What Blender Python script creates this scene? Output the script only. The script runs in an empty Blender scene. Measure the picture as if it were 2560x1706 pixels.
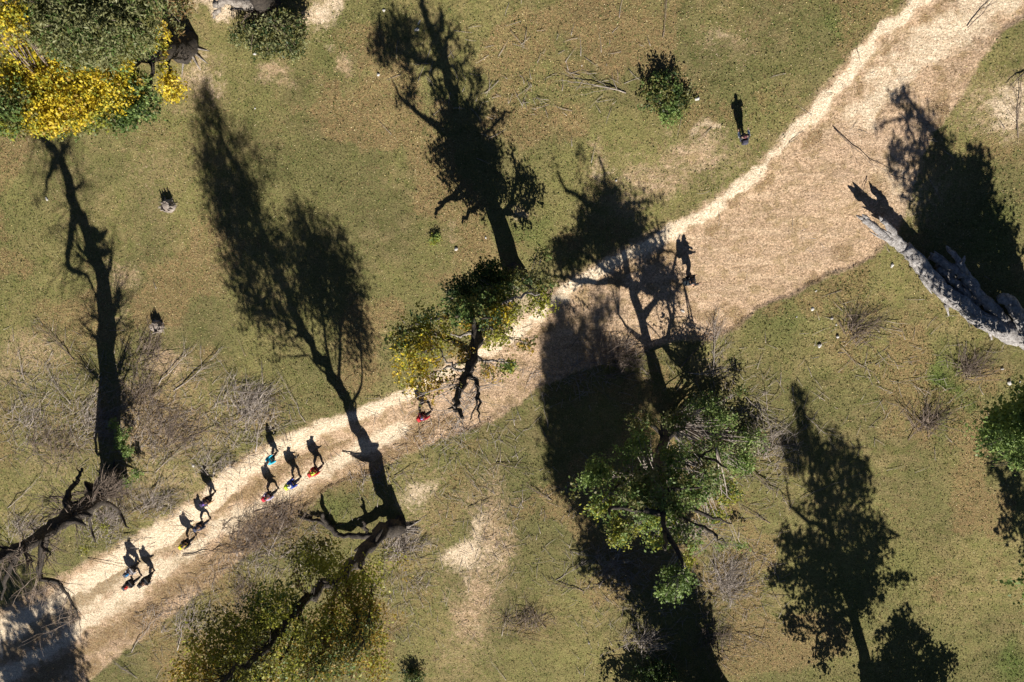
import bpy, bmesh, math, random
import numpy as np
from mathutils import Vector, Matrix
random.seed(7); rng = np.random.default_rng(11)
S = bpy.context.scene
COL = S.collection

# ------------------------------------------------------------------ camera, sky, sun, exposure
F, H = 1984.0, 47.3                       # focal length in photo pixels, flight height in metres
NAD = (1544.2, 267.0)                     # where the drone's plumb line meets the ground
AZ, EL = 0.2031, 0.6071
def _rot():
    a = np.array([(NAD[0]-1280)/F, -(NAD[1]-853)/F, -1.0]); a /= np.linalg.norm(a)
    b = np.array([0, 0, -1.0]); v = np.cross(a, b); c = a @ b
    K = np.array([[0, -v[2], v[1]], [v[2], 0, -v[0]], [-v[1], v[0], 0]])
    return np.eye(3) + K + K @ K/(1+c)
R3 = _rot()
L3 = np.array([math.sin(AZ)*math.cos(EL), -math.cos(AZ)*math.cos(EL), math.sin(EL)])   # towards the sun
HZ = np.array([L3[0], L3[1], 0]); HZ /= np.linalg.norm(HZ)
SD = np.array([-HZ[1], HZ[0], 0])         # across the sun direction
TE = math.tan(EL)

cam = bpy.data.cameras.new("camera"); camo = bpy.data.objects.new("camera", cam); COL.objects.link(camo)
cam.sensor_width = 36; cam.lens = 36*F/2560; cam.clip_end = 3000; cam.clip_start = 0.5
camo.matrix_world = Matrix.Translation((0, 0, H)) @ Matrix([list(r) for r in R3]).to_4x4()
S.camera = camo
w = bpy.data.worlds.new("World"); S.world = w; w.use_nodes = True
wn = w.node_tree; sky = wn.nodes.new("ShaderNodeTexSky"); sky.sky_type = 'NISHITA'; sky.sun_disc = False
sky.air_density = .28; sky.dust_density = .1; sky.ozone_density = 1.5; sky.sun_elevation = EL; sky.sun_rotation = math.pi - AZ
bg = wn.nodes["Background"]; bg.inputs[1].default_value = 0.05
wn.links.new(sky.outputs[0], bg.inputs[0])
sl = bpy.data.lights.new("sun", 'SUN'); sl.energy = 5.0; sl.angle = math.radians(0.45); sl.color = (1.0, 0.94, 0.85)
so = bpy.data.objects.new("sun", sl); COL.objects.link(so); so.location = (20, -60, 60)
so.rotation_euler = Vector(L3).to_track_quat('Z', 'Y').to_euler()
S.view_settings.view_transform = 'Standard'; S.view_settings.look = 'None'
S.view_settings.exposure = 0.76; S.view_settings.gamma = 1

# ------------------------------------------------------------------ pixel <-> world helpers
def ray(p):
    d = R3 @ np.array([(p[0]-1280)/F, -(p[1]-853)/F, -1.0]); return d/np.linalg.norm(d)
def PI(p, h=0.0):                          # the point at height h seen at pixel p
    d = ray(p); t = (h-H)/d[2]; return np.array([d[0]*t, d[1]*t, h])
def PS(s, h):                              # the point at height h whose shadow falls on ground pixel s
    return PI(s) + L3*(h/L3[2])
def VT(base, s):                           # point standing upright over base with its shadow at s
    D = PI(s)-PI(base); al = -(D @ HZ); return PI(base) + D + al*HZ + np.array([0, 0, al*TE])
def TRI(i, s):                             # seen at i, shadow at s: nearest point of the two rays
    o = np.array([0, 0, H]); d = ray(i); g = PI(s); w0 = o-g; b = d @ L3
    t1 = (b*(L3 @ w0)-(d @ w0))/(1-b*b); t2 = ((L3 @ w0)-b*(d @ w0))/(1-b*b)
    return (o+d*t1+g+L3*t2)/2
def proj(X):
    c = (np.atleast_2d(X)-np.array([0, 0, H])) @ R3
    return np.stack([1280+F*c[:, 0]/-c[:, 2], 853-F*c[:, 1]/-c[:, 2]], 1)

def HS(i, sy):                             # height of a point seen at i whose shadow falls on picture row sy
    lo, hi = .2, 24.
    for _ in range(30):
        m = (lo+hi)/2; X = PI(i, m)-L3*(m/L3[2])
        if proj(X)[0][1] > sy: lo = m
        else: hi = m
    return m

# ------------------------------------------------------------------ numpy noise
_tab = rng.random((256, 256))
def vnoise(x, y, s):
    x = x/s+1000.; y = y/s+1000.; i = np.floor(x).astype(int); j = np.floor(y).astype(int); u = x-i; v = y-j
    u = u*u*(3-2*u); v = v*v*(3-2*v)
    g = lambda a, b: _tab[a % 256, b % 256]
    return (g(i, j)*(1-u)+g(i+1, j)*u)*(1-v)+(g(i, j+1)*(1-u)+g(i+1, j+1)*u)*v
def fbm(x, y, s, n=4):
    r = 0; a = 1; t = 0
    for k in range(n):
        r = r+a*vnoise(x+17.3*k, y-9.1*k, s/2**k); t += a; a *= .55
    return r/t
def sst(a, b, x):
    t = np.clip((x-a)/(b-a), 0, 1); return t*t*(3-2*t)
def dpoly(X, Y, pts):                      # distance to polyline
    d = np.full(X.shape, 1e9)
    for (x0, y0), (x1, y1) in zip(pts[:-1], pts[1:]):
        dx, dy = x1-x0, y1-y0; t = np.clip(((X-x0)*dx+(Y-y0)*dy)/(dx*dx+dy*dy), 0, 1)
        d = np.minimum(d, np.hypot(X-x0-t*dx, Y-y0-t*dy))
    return d
def inpoly(X, Y, pts):
    c = np.zeros(X.shape, bool); n = len(pts)
    for k in range(n):
        (x0, y0), (x1, y1) = pts[k], pts[(k+1) % n]
        if y0 == y1: continue
        c ^= ((y0 > Y) != (y1 > Y)) & (X < (x1-x0)*(Y-y0)/(y1-y0)+x0)
    return c

# ------------------------------------------------------------------ ground layout (measured on the ground plane)
UP = [(2420, -160), (2290, -10), (2165, 95), (2075, 200), (1985, 310), (1885, 420), (1765, 510), (1680, 560), (1590, 600), (1480, 665),
      (1390, 715), (1290, 795), (1160, 880), (1020, 970), (880, 1032), (720, 1085), (600, 1145), (500, 1230), (400, 1305), (290, 1365),
      (190, 1420), (90, 1470), (-60, 1560), (-300, 1720)]
LO = [(2720, -60), (2600, 20), (2520, 70), (2450, 150), (2400, 250), (2330, 340), (2290, 450), (2240, 590), (2185, 642), (2130, 668), (2070, 690),
      (1990, 735), (1900, 770), (1850, 815), (1780, 850), (1690, 850), (1600, 880), (1480, 915), (1360, 960), (1240, 1050), (1170, 1080),
      (1100, 1100), (1010, 1140), (930, 1180), (830, 1215), (740, 1290), (690, 1330), (620, 1385), (560, 1435), (480, 1495), (400, 1560), (300, 1635), (225, 1700), (140, 1790), (20, 1900)]
POLY = UP+LO[::-1]
RUT1 = [(2400, -100), (2310, 0), (2200, 80), (2110, 200), (2000, 320), (1900, 420), (1780, 525), (1640, 605), (1500, 670), (1420, 725), (1350, 780), (1260, 850),
        (1010, 990), (860, 1052), (720, 1110), (600, 1185), (470, 1300), (350, 1385), (240, 1460), (120, 1540), (0, 1600), (-100, 1660)]
RUT2 = [(1000, 1075), (860, 1150), (760, 1200), (650, 1268), (540, 1325), (470, 1385), (400, 1430), (310, 1500), (210, 1560), (100, 1640), (0, 1700), (-100, 1780)]
RUT3 = [(2600, -110), (2480, 20), (2380, 70), (2300, 130), (2230, 210), (2160, 280)]
# centre x, y, radius x, radius y, strength
SANDB = [(805, 35, 42, 40, .9), (815, 90, 26, 25, .5), (2535, 270, 70, 60, .8), (2470, 300, 50, 14, .4), (1780, 328, 34, 16, .8), (1180, 1390, 44, 40, .95), (1205, 1330, 22, 60, .7), (1150, 1440, 22, 40, .5),
         (1060, 1235, 42, 48, .7), (2250, 470, 60, 70, .6), (2240, 540, 40, 30, .5), (1560, 560, 50, 30, .3), (1490, 430, 26, 30, .5), (520, 200, 40, 40, .5), (560, 20, 60, 25, .9),
         (2260, 140, 90, 60, .6), (2330, 70, 60, 50, .5), (1300, 770, 70, 40, .6), (100, 1600, 130, 80, .3), (1020, 1335, 40, 18, .7), (1805, 110, 14, 14, .4), (510, 165, 22, 26, .5), (1300, 530, 20, 16, .5)]
DIRTB = [(690, 185, 48, 30, .8), (870, 150, 26, 28, .8), (740, 60, 60, 40, .4), (1740, 390, 120, 45, .75), (1640, 450, 90, 45, .8), (1560, 520, 70, 40, .6), (1490, 400, 26, 50, .6), (415, 915, 40, 38, .8), (500, 200, 60, 60, .7),
         (70, 880, 90, 60, .6), (20, 930, 60, 60, .5), (1190, 1500, 60, 130, .8), (1235, 1350, 45, 150, .75), (1180, 1260, 50, 60, .5), (1060, 1240, 70, 90, .5), (380, 430, 100, 110, .3), (300, 700, 40, 30, .6),
         (560, 640, 60, 90, .25), (1700, 660, 90, 60, .5), (2300, 480, 100, 100, .4), (2480, 260, 110, 70, .6), (1800, 110, 60, 40, .5), (380, 1060, 170, 110, .6), (120, 1120, 110, 100, .45), (620, 1030, 80, 60, .5), (420, 1200, 120, 50, .5), (1100, 1420, 120, 60, .3),
         (300, 800, 30, 30, .5), (1180, 900, 100, 60, .3), (2050, 240, 60, 50, .3), (1300, 520, 30, 25, .6), (1130, 580, 24, 20, .5), (1760, 900, 60, 40, .4), (1150, 1650, 70, 60, .4)]
LITB = [(420, 330, 110, 60, .5), (1380, 200, 90, 60, .55), (1600, 50, 90, 60, .7), (1860, 60, 170, 80, .4), (1900, 250, 160, 100, .35), (1750, 290, 70, 60, .7), (2130, 850, 60, 70, .8), (2110, 760, 40, 50, .6), (2480, 930, 70, 40, .8),
        (2310, 1065, 60, 50, .8), (1770, 1110, 120, 90, .6), (1860, 1280, 90, 60, .5), (2250, 1290, 60, 60, .5), (2300, 800, 60, 60, .5), (560, 480, 140, 140, .25), (450, 620, 120, 80, .35), (880, 470, 80, 60, .3), (1150, 700, 120, 90, .35),
        (400, 1050, 180, 110, .7), (640, 1050, 110, 80, .6), (150, 1050, 120, 90, .5), (340, 1260, 110, 60, .6), (700, 1330, 130, 60, .8), (520, 1430, 100, 60, .8), (350, 1560, 100, 60, .8), (900, 1190, 90, 40, .7), (1060, 1480, 60, 60, .6), (1320, 1560, 80, 50, .6), (1000, 1400, 80, 60, .5),
        (1540, 1660, 60, 50, .5), (1440, 80, 60, 60, .4), (1160, 610, 40, 60, .6), (250, 1060, 90, 80, .5), (1800, 1480, 60, 100, .6), (2540, 500, 60, 60, .4), (1500, 860, 90, 60, .6), (2400, 380, 60, 40, .5), (2200, 1000, 90, 90, .3), (1400, 1220, 80, 50, .5)]
GRNB = [(30, 700, 90, 120, .5), (60, 1110, 80, 90, .6), (2130, 60, 90, 70, .7), (2080, 120, 60, 50, .4), (2120, 735, 70, 50, .6), (2370, 990, 60, 110, .9), (2470, 580, 70, 130, .6), (1340, 590, 80, 60, .6), (760, 430, 120, 80, .4), (860, 90, 50, 90, .6),
        (2250, 1430, 110, 80, .5), (2540, 1660, 80, 60, .8), (1960, 830, 110, 60, .5), (980, 50, 100, 80, .4), (1180, 350, 160, 120, .35), (450, 300, 60, 50, .5), (800, 130, 60, 60, .5), (1120, 1220, 70, 50, .5), (1260, 1220, 60, 30, .5),
        (560, 1500, 80, 60, .4), (1110, 1130, 60, 20, .6), (840, 1270, 60, 50, .6), (760, 1360, 40, 40, .6), (2160, 1560, 60, 80, .4), (1700, 265, 60, 30, .8), (950, 950, 60, 60, .3), (2370, 260, 60, 50, .5), (2330, 150, 40, 30, .3), (1480, 250, 120, 70, .25),
        (620, 1440, 60, 40, .4), (1740, 870, 70, 50, .5), (700, 1090, 60, 25, .4), (1440, 820, 60, 60, .2), (30, 1180, 60, 60, .5), (1830, 60, 60, 40, .2), (2450, 130, 60, 40, .5), (2120, 1480, 60, 50, .5)]
def blobs(X, Y, lst):
    r = np.zeros(X.shape)
    for cx, cy, rx, ry, s in lst:
        q = ((X-cx)/rx)**2+((Y-cy)/ry)**2
        r = np.maximum(r, .85*s*np.exp(-q*.6))
    return r
def masks(X, Y):
    wx = X+(fbm(X, Y, 48, 5)-.5)*110; wy = Y+(fbm(X+500, Y+300, 48, 5)-.5)*110
    fx = X+(fbm(X, Y, 22, 3)-.5)*16; fy = Y+(fbm(X+90, Y+50, 22, 3)-.5)*16
    ins = inpoly(fx, fy, POLY); du = dpoly(fx, fy, UP); dl = dpoly(fx, fy, LO)
    d = np.minimum(du, dl); sd = np.where(ins, d, -d)
    dirt = sst(-24, 18, np.where(du < dl, sd, sd*2.0))
    r1 = dpoly(fx, fy, RUT1); r2 = dpoly(fx, fy, RUT2); r3 = dpoly(wx, wy, RUT3)
    wid = 15+9*sst(1100, 500, X)+16*sst(650, 250, X)
    r1 = r1+(fbm(X+11, Y+5, 34, 4)-.5)*34; r2 = r2+(fbm(X+61, Y+25, 34, 4)-.5)*34
    sand = np.maximum(np.maximum(1-sst(wid*.5, wid*1.7, r1), .95*(1-sst(8, 30, r2))), .75*(1-sst(20, 75, r3)))
    east = sst(1250, 1500, X)*sst(-5, 30, sd)
    sand = np.maximum(sand*sst(-24, 8, sd), .22*east)
    sand = np.maximum(sand, blobs(wx, wy, SANDB))
    dirt = np.maximum(dirt, blobs(wx, wy, DIRTB)); dirt = np.maximum(dirt, sand)
    # brown leaf litter on the path's lower shoulder
    lit = np.maximum(blobs(wx, wy, LITB), .6*sst(.50, .66, fbm(X+40, Y+77, 190, 4))*(1-dirt)*(1-.8*ins))
    sh = np.exp(-((r2-52)/26)**2)*sst(1250, 1050, X)*ins*(fx > 0)*np.where(du > 60, 1, 0)
    lit = np.maximum(lit, .8*sh)
    e1 = np.exp(-((r1-42)/19)**2)*ins*sst(1250, 1400, X)
    lit = np.maximum(lit, .8*e1*sst(.42, .58, fbm(X+9, Y+3, 60, 3)))
    lit = np.maximum(lit, .75*sst(.56, .70, fbm(X+200, Y+120, 75, 4))*ins*(1-sand))
    grn = blobs(wx, wy, GRNB)*(1-dirt)
    grn = np.maximum(grn, .30*sst(.5, .7, fbm(X, Y, 260, 3))*(1-dirt))
    h = -.11*np.where(ins, 1, 0)*sst(0, 6+60*sst(.42, .62, fbm(X, Y, 170, 2))*(1-sst(1700, 1760, X)*sst(2240, 2180, X)), dl)*sst(0, 70, du)
    return dirt, sand, lit, grn, h, ins
def zg(p):                                 # ground height at photo pixel p (ground plane)
    X = np.array([float(p[0])]); Y = np.array([float(p[1])])
    return float(masks(X, Y)[4][0])
def PG(p): v = PI(p); v[2] = zg(p); return v

# ------------------------------------------------------------------ materials
def mat(name):
    m = bpy.data.materials.new(name); m.use_nodes = True; nt = m.node_tree
    b = nt.nodes["Principled BSDF"]; return m, nt, b
def N(nt, t, **k):
    n = nt.nodes.new(t)
    for a, v in k.items(): setattr(n, a, v)
    return n
def noise(nt, co, sc, det=4, rough=.6):
    n = N(nt, "ShaderNodeTexNoise"); n.inputs["Scale"].default_value = sc; n.inputs["Detail"].default_value = det
    n.inputs["Roughness"].default_value = rough; nt.links.new(co, n.inputs["Vector"]); return n.outputs[0]
def ramp(nt, inp, a, b):
    n = N(nt, "ShaderNodeMapRange"); n.interpolation_type = 'SMOOTHSTEP'
    n.inputs[1].default_value = a; n.inputs[2].default_value = b; nt.links.new(inp, n.inputs[0]); return n.outputs[0]
def mix(nt, f, a, b):
    n = N(nt, "ShaderNodeMix", data_type='RGBA')
    for i, v in ((0, f), (6, a), (7, b)):
        if isinstance(v, (tuple, list)): n.inputs[i].default_value = (*v, 1)
        elif isinstance(v, (float, int)): n.inputs[i].default_value = v
        else: nt.links.new(v, n.inputs[i])
    return n.outputs[2]
def mth(nt, op, a, b, c=None):
    n = N(nt, "ShaderNodeMath", operation=op)
    for i, v in enumerate((a, b, c)):
        if v is None: continue
        if isinstance(v, (float, int)): n.inputs[i].default_value = v
        else: nt.links.new(v, n.inputs[i])
    return n.outputs[0]

def ground_material():
    m, nt, b = mat("turf_and_soil"); lk = nt.links.new
    co = N(nt, "ShaderNodeTexCoord").outputs["Object"]
    at = N(nt, "ShaderNodeAttribute", attribute_name="cover"); sp = N(nt, "ShaderNodeSeparateColor"); lk(at.outputs["Color"], sp.inputs[0])
    dirt, sand, lit, grn = sp.outputs[0], sp.outputs[1], sp.outputs[2], at.outputs["Alpha"]
    n1 = noise(nt, co, .22, 3); n2 = noise(nt, co, 1.3, 5, .65); n3 = noise(nt, co, 7, 5, .7); n4 = noise(nt, co, 26, 4, .75); n5 = noise(nt, co, 3.2, 6, .7)
    col = mix(nt, ramp(nt, n2, .32, .66), (.152, .154, .060), (.252, .208, .110))
    col = mix(nt, mth(nt, 'MULTIPLY', ramp(nt, n1, .38, .62), .7), col, (.180, .178, .074))
    col = mix(nt, mth(nt, 'MULTIPLY', ramp(nt, n5, .48, .66), .38), col, (.185, .135, .070))
    n6 = noise(nt, co, .09, 4, .6)
    tone = mix(nt, ramp(nt, n6, .36, .64), (.78, .80, .80), (1.16, 1.15, 1.10)); tm = N(nt, "ShaderNodeMix", data_type='RGBA', blend_type='MULTIPLY'); tm.inputs[0].default_value = 1
    lk(col, tm.inputs[6]); lk(tone, tm.inputs[7]); col = tm.outputs[2]
    gf = ramp(nt, mth(nt, 'ADD', grn, mth(nt, 'MULTIPLY', mth(nt, 'SUBTRACT', n2, .5), .7)), .15, .95)
    col = mix(nt, gf, col, (.092, .145, .034))
    lf = ramp(nt, mth(nt, 'ADD', lit, mth(nt, 'MULTIPLY', mth(nt, 'SUBTRACT', n5, .5), 1.1)), .25, .75)
    df = ramp(nt, mth(nt, 'ADD', dirt, mth(nt, 'MULTIPLY', mth(nt, 'SUBTRACT', n5, .5), 1.3)), .15, .92)
    dc = mix(nt, ramp(nt, n3, .35, .65), (.345, .245, .168), (.65, .475, .345))
    mp = N(nt, "ShaderNodeMapping"); mp.inputs["Rotation"].default_value = (0, 0, math.radians(-44)); mp.inputs["Scale"].default_value = (.35, 3.2, 1); lk(co, mp.inputs["Vector"])
    ns = noise(nt, mp.outputs[0], 1.0, 4, .65)
    dc = mix(nt, mth(nt, 'MULTIPLY', ramp(nt, ns, .46, .66), .55), dc, (.72, .56, .42))
    dc = mix(nt, mth(nt, 'MULTIPLY', ramp(nt, n2, .48, .64), .75), dc, (.33, .245, .140))
    dc = mix(nt, mth(nt, 'MULTIPLY', ramp(nt, n1, .52, .66), .35), dc, (.60, .44, .34))
    col = mix(nt, df, col, dc)
    sf = ramp(nt, mth(nt, 'ADD', sand, mth(nt, 'MULTIPLY', mth(nt, 'SUBTRACT', n5, .5), 1.2)), .18, 1.0)
    sc_ = mix(nt, ramp(nt, n3, .3, .7), (.66, .53, .40), (.88, .77, .63))
    sc_ = mix(nt, mth(nt, 'MULTIPLY', ramp(nt, ns, .50, .66), .5), sc_, (.50, .37, .26))
    col = mix(nt, sf, col, sc_)
    lc = mix(nt, ramp(nt, n4, .4, .6), (.125, .078, .042), (.37, .25, .135))
    lc = mix(nt, ramp(nt, n3, .45, .6), lc, (.24, .185, .10))
    col = mix(nt, mth(nt, 'MULTIPLY', lf, .75), col, lc)
    # fine grain
    dark = mix(nt, ramp(nt, n4, .30, .56), (.42, .39, .33), (1.20, 1.19, 1.15))
    mm = N(nt, "ShaderNodeMix", data_type='RGBA', blend_type='MULTIPLY'); mm.inputs[0].default_value = 1
    lk(col, mm.inputs[6]); lk(dark, mm.inputs[7]); col = mm.outputs[2]
    n8 = noise(nt, co, 10, 3, .8)
    g2 = mix(nt, ramp(nt, n8, .36, .64), (.66, .65, .60), (1.30, 1.28, 1.22)); m3 = N(nt, "ShaderNodeMix", data_type='RGBA', blend_type='MULTIPLY'); m3.inputs[0].default_value = .85
    lk(col, m3.inputs[6]); lk(g2, m3.inputs[7]); col = m3.outputs[2]
    vo = N(nt, "ShaderNodeTexVoronoi"); vo.inputs["Scale"].default_value = 9; lk(co, vo.inputs["Vector"])
    spk = mth(nt, 'LESS_THAN', vo.outputs["Distance"], .17)
    vc = N(nt, "ShaderNodeSeparateColor"); lk(vo.outputs["Color"], vc.inputs[0])
    spk = mth(nt, 'MULTIPLY', spk, mth(nt, 'GREATER_THAN', vc.outputs[0], .45))
    spk = mth(nt, 'MULTIPLY', spk, mth(nt, 'SUBTRACT', 1.0, sf))
    col = mix(nt, mth(nt, 'MULTIPLY', spk, .5), col, (.38, .28, .14))
    lk(col, b.inputs["Base Color"]); b.inputs["Roughness"].default_value = .95; b.inputs["Specular IOR Level"].default_value = .1
    bp = N(nt, "ShaderNodeBump"); bp.inputs["Strength"].default_value = 1.0; bp.inputs["Distance"].default_value = .07
    hh = mth(nt, 'ADD', mth(nt, 'MULTIPLY', n4, .55), mth(nt, 'MULTIPLY', n3, .9)); lk(hh, bp.inputs["Height"]); lk(bp.outputs[0], b.inputs["Normal"])
    return m
def attr_material(name, rough=.7, trans=0.0, var=.25, sc=30):
    m, nt, b = mat(name); lk = nt.links.new
    at = N(nt, "ShaderNodeAttribute", attribute_name="tint"); co = N(nt, "ShaderNodeTexCoord").outputs["Object"]
    n = noise(nt, co, sc, 3)
    mm = N(nt, "ShaderNodeMix", data_type='RGBA', blend_type='MULTIPLY'); mm.inputs[0].default_value = 1; lk(at.outputs["Color"], mm.inputs[6])
    g = mix(nt, ramp(nt, n, .3, .7), (1-var,)*3, (1+var*.6,)*3); lk(g, mm.inputs[7])
    lk(mm.outputs[2], b.inputs["Base Color"]); b.inputs["Roughness"].default_value = rough; b.inputs["Specular IOR Level"].default_value = .3
    if trans > 0:
        t = N(nt, "ShaderNodeBsdfTranslucent"); lk(mm.outputs[2], t.inputs[0]); ms = N(nt, "ShaderNodeMixShader"); ms.inputs[0].default_value = trans
        lk(b.outputs[0], ms.inputs[1]); lk(t.outputs[0], ms.inputs[2]); lk(ms.outputs[0], nt.nodes["Material Output"].inputs[0])
    return m
def bark_material(name, c1, c2, sc=6, bump=.06):
    m, nt, b = mat(name); lk = nt.links.new
    co = N(nt, "ShaderNodeTexCoord").outputs["Object"]
    n = noise(nt, co, sc, 6, .7); n2 = noise(nt, co, sc*5, 4, .7)
    c = mix(nt, ramp(nt, n, .35, .65), c1, c2); c = mix(nt, mth(nt, 'MULTIPLY', ramp(nt, n2, .55, .7), .6), c, tuple(x*.35 for x in c1))
    lk(c, b.inputs["Base Color"]); b.inputs["Roughness"].default_value = .9
    bp = N(nt, "ShaderNodeBump"); bp.inputs["Distance"].default_value = bump; lk(mth(nt, 'ADD', n, n2), bp.inputs["Height"]); lk(bp.outputs[0], b.inputs["Normal"])
    return m
def cloth_material(name, c, rough=.75):
    m, nt, b = mat(name); lk = nt.links.new
    co = N(nt, "ShaderNodeTexCoord").outputs["Object"]; n = noise(nt, co, 14, 4)
    lk(mix(nt, ramp(nt, n, .3, .7), tuple(x*.8 for x in c), tuple(min(1, x*1.12) for x in c)), b.inputs["Base Color"]); b.inputs["Roughness"].default_value = rough
    bp = N(nt, "ShaderNodeBump"); bp.inputs["Distance"].default_value = .01; lk(n, bp.inputs["Height"]); lk(bp.outputs[0], b.inputs["Normal"])
    return m
M_GROUND = ground_material()
M_LEAF = attr_material("leaf", .5, .38)
M_LITTER = attr_material("dry_leaf", .8, .1)
M_BARK = bark_material("dark_shaded_bark", (.026, .020, .016), (.075, .060, .046))  # bark darkened: the shaded side of the stems is put into its colour
M_PALE = bark_material("pale_dead_wood", (.20, .17, .145), (.40, .36, .32), 5)
M_TWIG = bark_material("grey_twig", (.22, .18, .15), (.44, .385, .34), 3, .01)
M_TWIGD = bark_material("brown_twig", (.11, .08, .06), (.25, .195, .155), 3, .01)
M_LOG = bark_material("weathered_silver_wood", (.30, .275, .26), (.66, .63, .61), 5, .14)
M_STONE = bark_material("white_stone", (.42, .40, .37), (.70, .68, .65), 6, .01)

# ------------------------------------------------------------------ object helpers
def tag(o, label=None, cat=None, group=None, kind=None):
    if label: o["label"] = label
    if cat: o["category"] = cat
    if group: o["group"] = group
    if kind: o["kind"] = kind
    return o
def empty(name, loc, label, cat, group=None):
    o = bpy.data.objects.new(name, None); COL.objects.link(o); o.location = loc; o.empty_display_size = .3
    return tag(o, label, cat, group)
def mesh_np(name, V, Fc, m, parent=None, tint=None, smooth=False, origin=None):
    """V (n,3) in world coordinates; Fc (k,c) faces with one corner count, or list of such arrays; parent: only translated."""
    V = np.asarray(V, np.float32)
    Fl = Fc if isinstance(Fc, list) else [Fc]
    me = bpy.data.meshes.new(name)
    org = np.array(parent.location if parent is not None else (origin if origin is not None else (0, 0, 0)), np.float32)
    me.vertices.add(len(V)); me.vertices.foreach_set("co", (V-org).ravel())
    idx = np.concatenate([f.ravel() for f in Fl]).astype(np.int32); tot = np.concatenate([np.full(len(f), f.shape[1]) for f in Fl]).astype(np.int32)
    me.loops.add(len(idx)); me.loops.foreach_set("vertex_index", idx)
    me.polygons.add(len(tot)); me.polygons.foreach_set("loop_start", np.concatenate([[0], np.cumsum(tot)[:-1]]).astype(np.int32)); me.polygons.foreach_set("loop_total", tot)
    if smooth: me.polygons.foreach_set("use_smooth", np.ones(len(tot), bool))
    me.update(calc_edges=True); me.materials.append(m)
    if tint is not None:
        a = me.attributes.new("tint", 'FLOAT_COLOR', 'POINT'); c = np.ones((len(V), 4), np.float32); c[:, :3] = tint; a.data.foreach_set("color", c.ravel())
    o = bpy.data.objects.new(name, me); COL.objects.link(o)
    if parent is not None: o.parent = parent
    else: o.location = [float(t) for t in org]
    return o
class Tubes:
    def __init__(s): s.V = []; s.F = []; s.n = 0; s.T = []
    def add(s, pts, rad, k=6, rough=0.0):
        pts = np.asarray(pts, float); n = len(pts); rad = np.asarray(rad, float)
        if rad.ndim == 0: rad = np.full(n, float(rad))
        tg = np.gradient(pts, axis=0) if n > 1 else np.array([[0, 0, 1.]]); tg /= (np.linalg.norm(tg, axis=1, keepdims=True)+1e-9)
        ref = np.array([0, 0, 1.]) if abs(tg[:, 2]).mean() < .8 else np.array([1., 0, 0])
        a = np.cross(tg, ref); a /= (np.linalg.norm(a, axis=1, keepdims=True)+1e-9); b = np.cross(tg, a)
        an = np.arange(k)*2*math.pi/k
        rr = rad[:, None]*(1+rough*(rng.random((n, k))-.5)*2)
        V = pts[:, None, :]+rr[..., None]*(np.cos(an)[None, :, None]*a[:, None, :]+np.sin(an)[None, :, None]*b[:, None, :])
        s.V.append(V.reshape(-1, 3)); i = np.arange(n-1)[:, None]*k+np.arange(k)[None, :]; j = np.arange(n-1)[:, None]*k+(np.arange(k)+1)[None, :] % k
        q = np.stack([i, j, j+k, i+k], -1).reshape(-1, 4)+s.n; s.F.append(q)
        # caps
        s.V.append(pts[[0, -1]]); c0 = s.n+n*k; kk = np.arange(k)
        c1 = np.stack([np.full(k, c0), (kk+1) % k+s.n, kk+s.n], 1); c2 = np.stack([np.full(k, c0+1), kk+s.n+(n-1)*k, (kk+1) % k+s.n+(n-1)*k], 1)
        s.T += [c1, c2]; s.n += n*k+2
    def build(s, name, m, parent=None, origin=None, smooth=True):
        return mesh_np(name, np.concatenate(s.V), [np.concatenate(s.F), np.concatenate(s.T)], m, parent, origin=origin, smooth=smooth)
def bez(a, c, b, n=6):
    t = np.linspace(0, 1, n)[:, None]; return (1-t)**2*a+2*t*(1-t)*c+t*t*b
def spline(P, per=4, jit=0.0):
    P = [np.asarray(p, float) for p in P]; out = []
    Q = [2*P[0]-P[1]]+P+[2*P[-1]-P[-2]]
    for i in range(1, len(Q)-2):
        for k in range(per):
            t = k/per; a, b, c, d = Q[i-1:i+3]
            out.append(.5*((2*b)+(-a+c)*t+(2*a-5*b+4*c-d)*t*t+(-a+3*b-3*c+d)*t**3))
    out.append(P[-1]); out = np.array(out)
    if jit: out[1:-1] += rng.normal(0, jit, out[1:-1].shape)
    return out
PAL = {
 'dgreen': ((.030, .060, .018), (.055, .095, .028)), 'green': ((.085, .15, .036), (.20, .28, .08)), 'lgreen': ((.18, .27, .065), (.36, .47, .15)),
 'olive': ((.12, .125, .035), (.26, .25, .080)), 'willow': ((.16, .18, .070), (.38, .38, .18)), 'yellow': ((.55, .43, .03), (.92, .73, .07)), 'ygreen': ((.24, .26, .035), (.50, .49, .075)),
 'gold': ((.30, .20, .025), (.52, .36, .06)), 'brown': ((.16, .09, .035), (.32, .21, .09)), 'shade': ((.03, .035, .015), (.07, .08, .03))}
LK = 1.75
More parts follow.
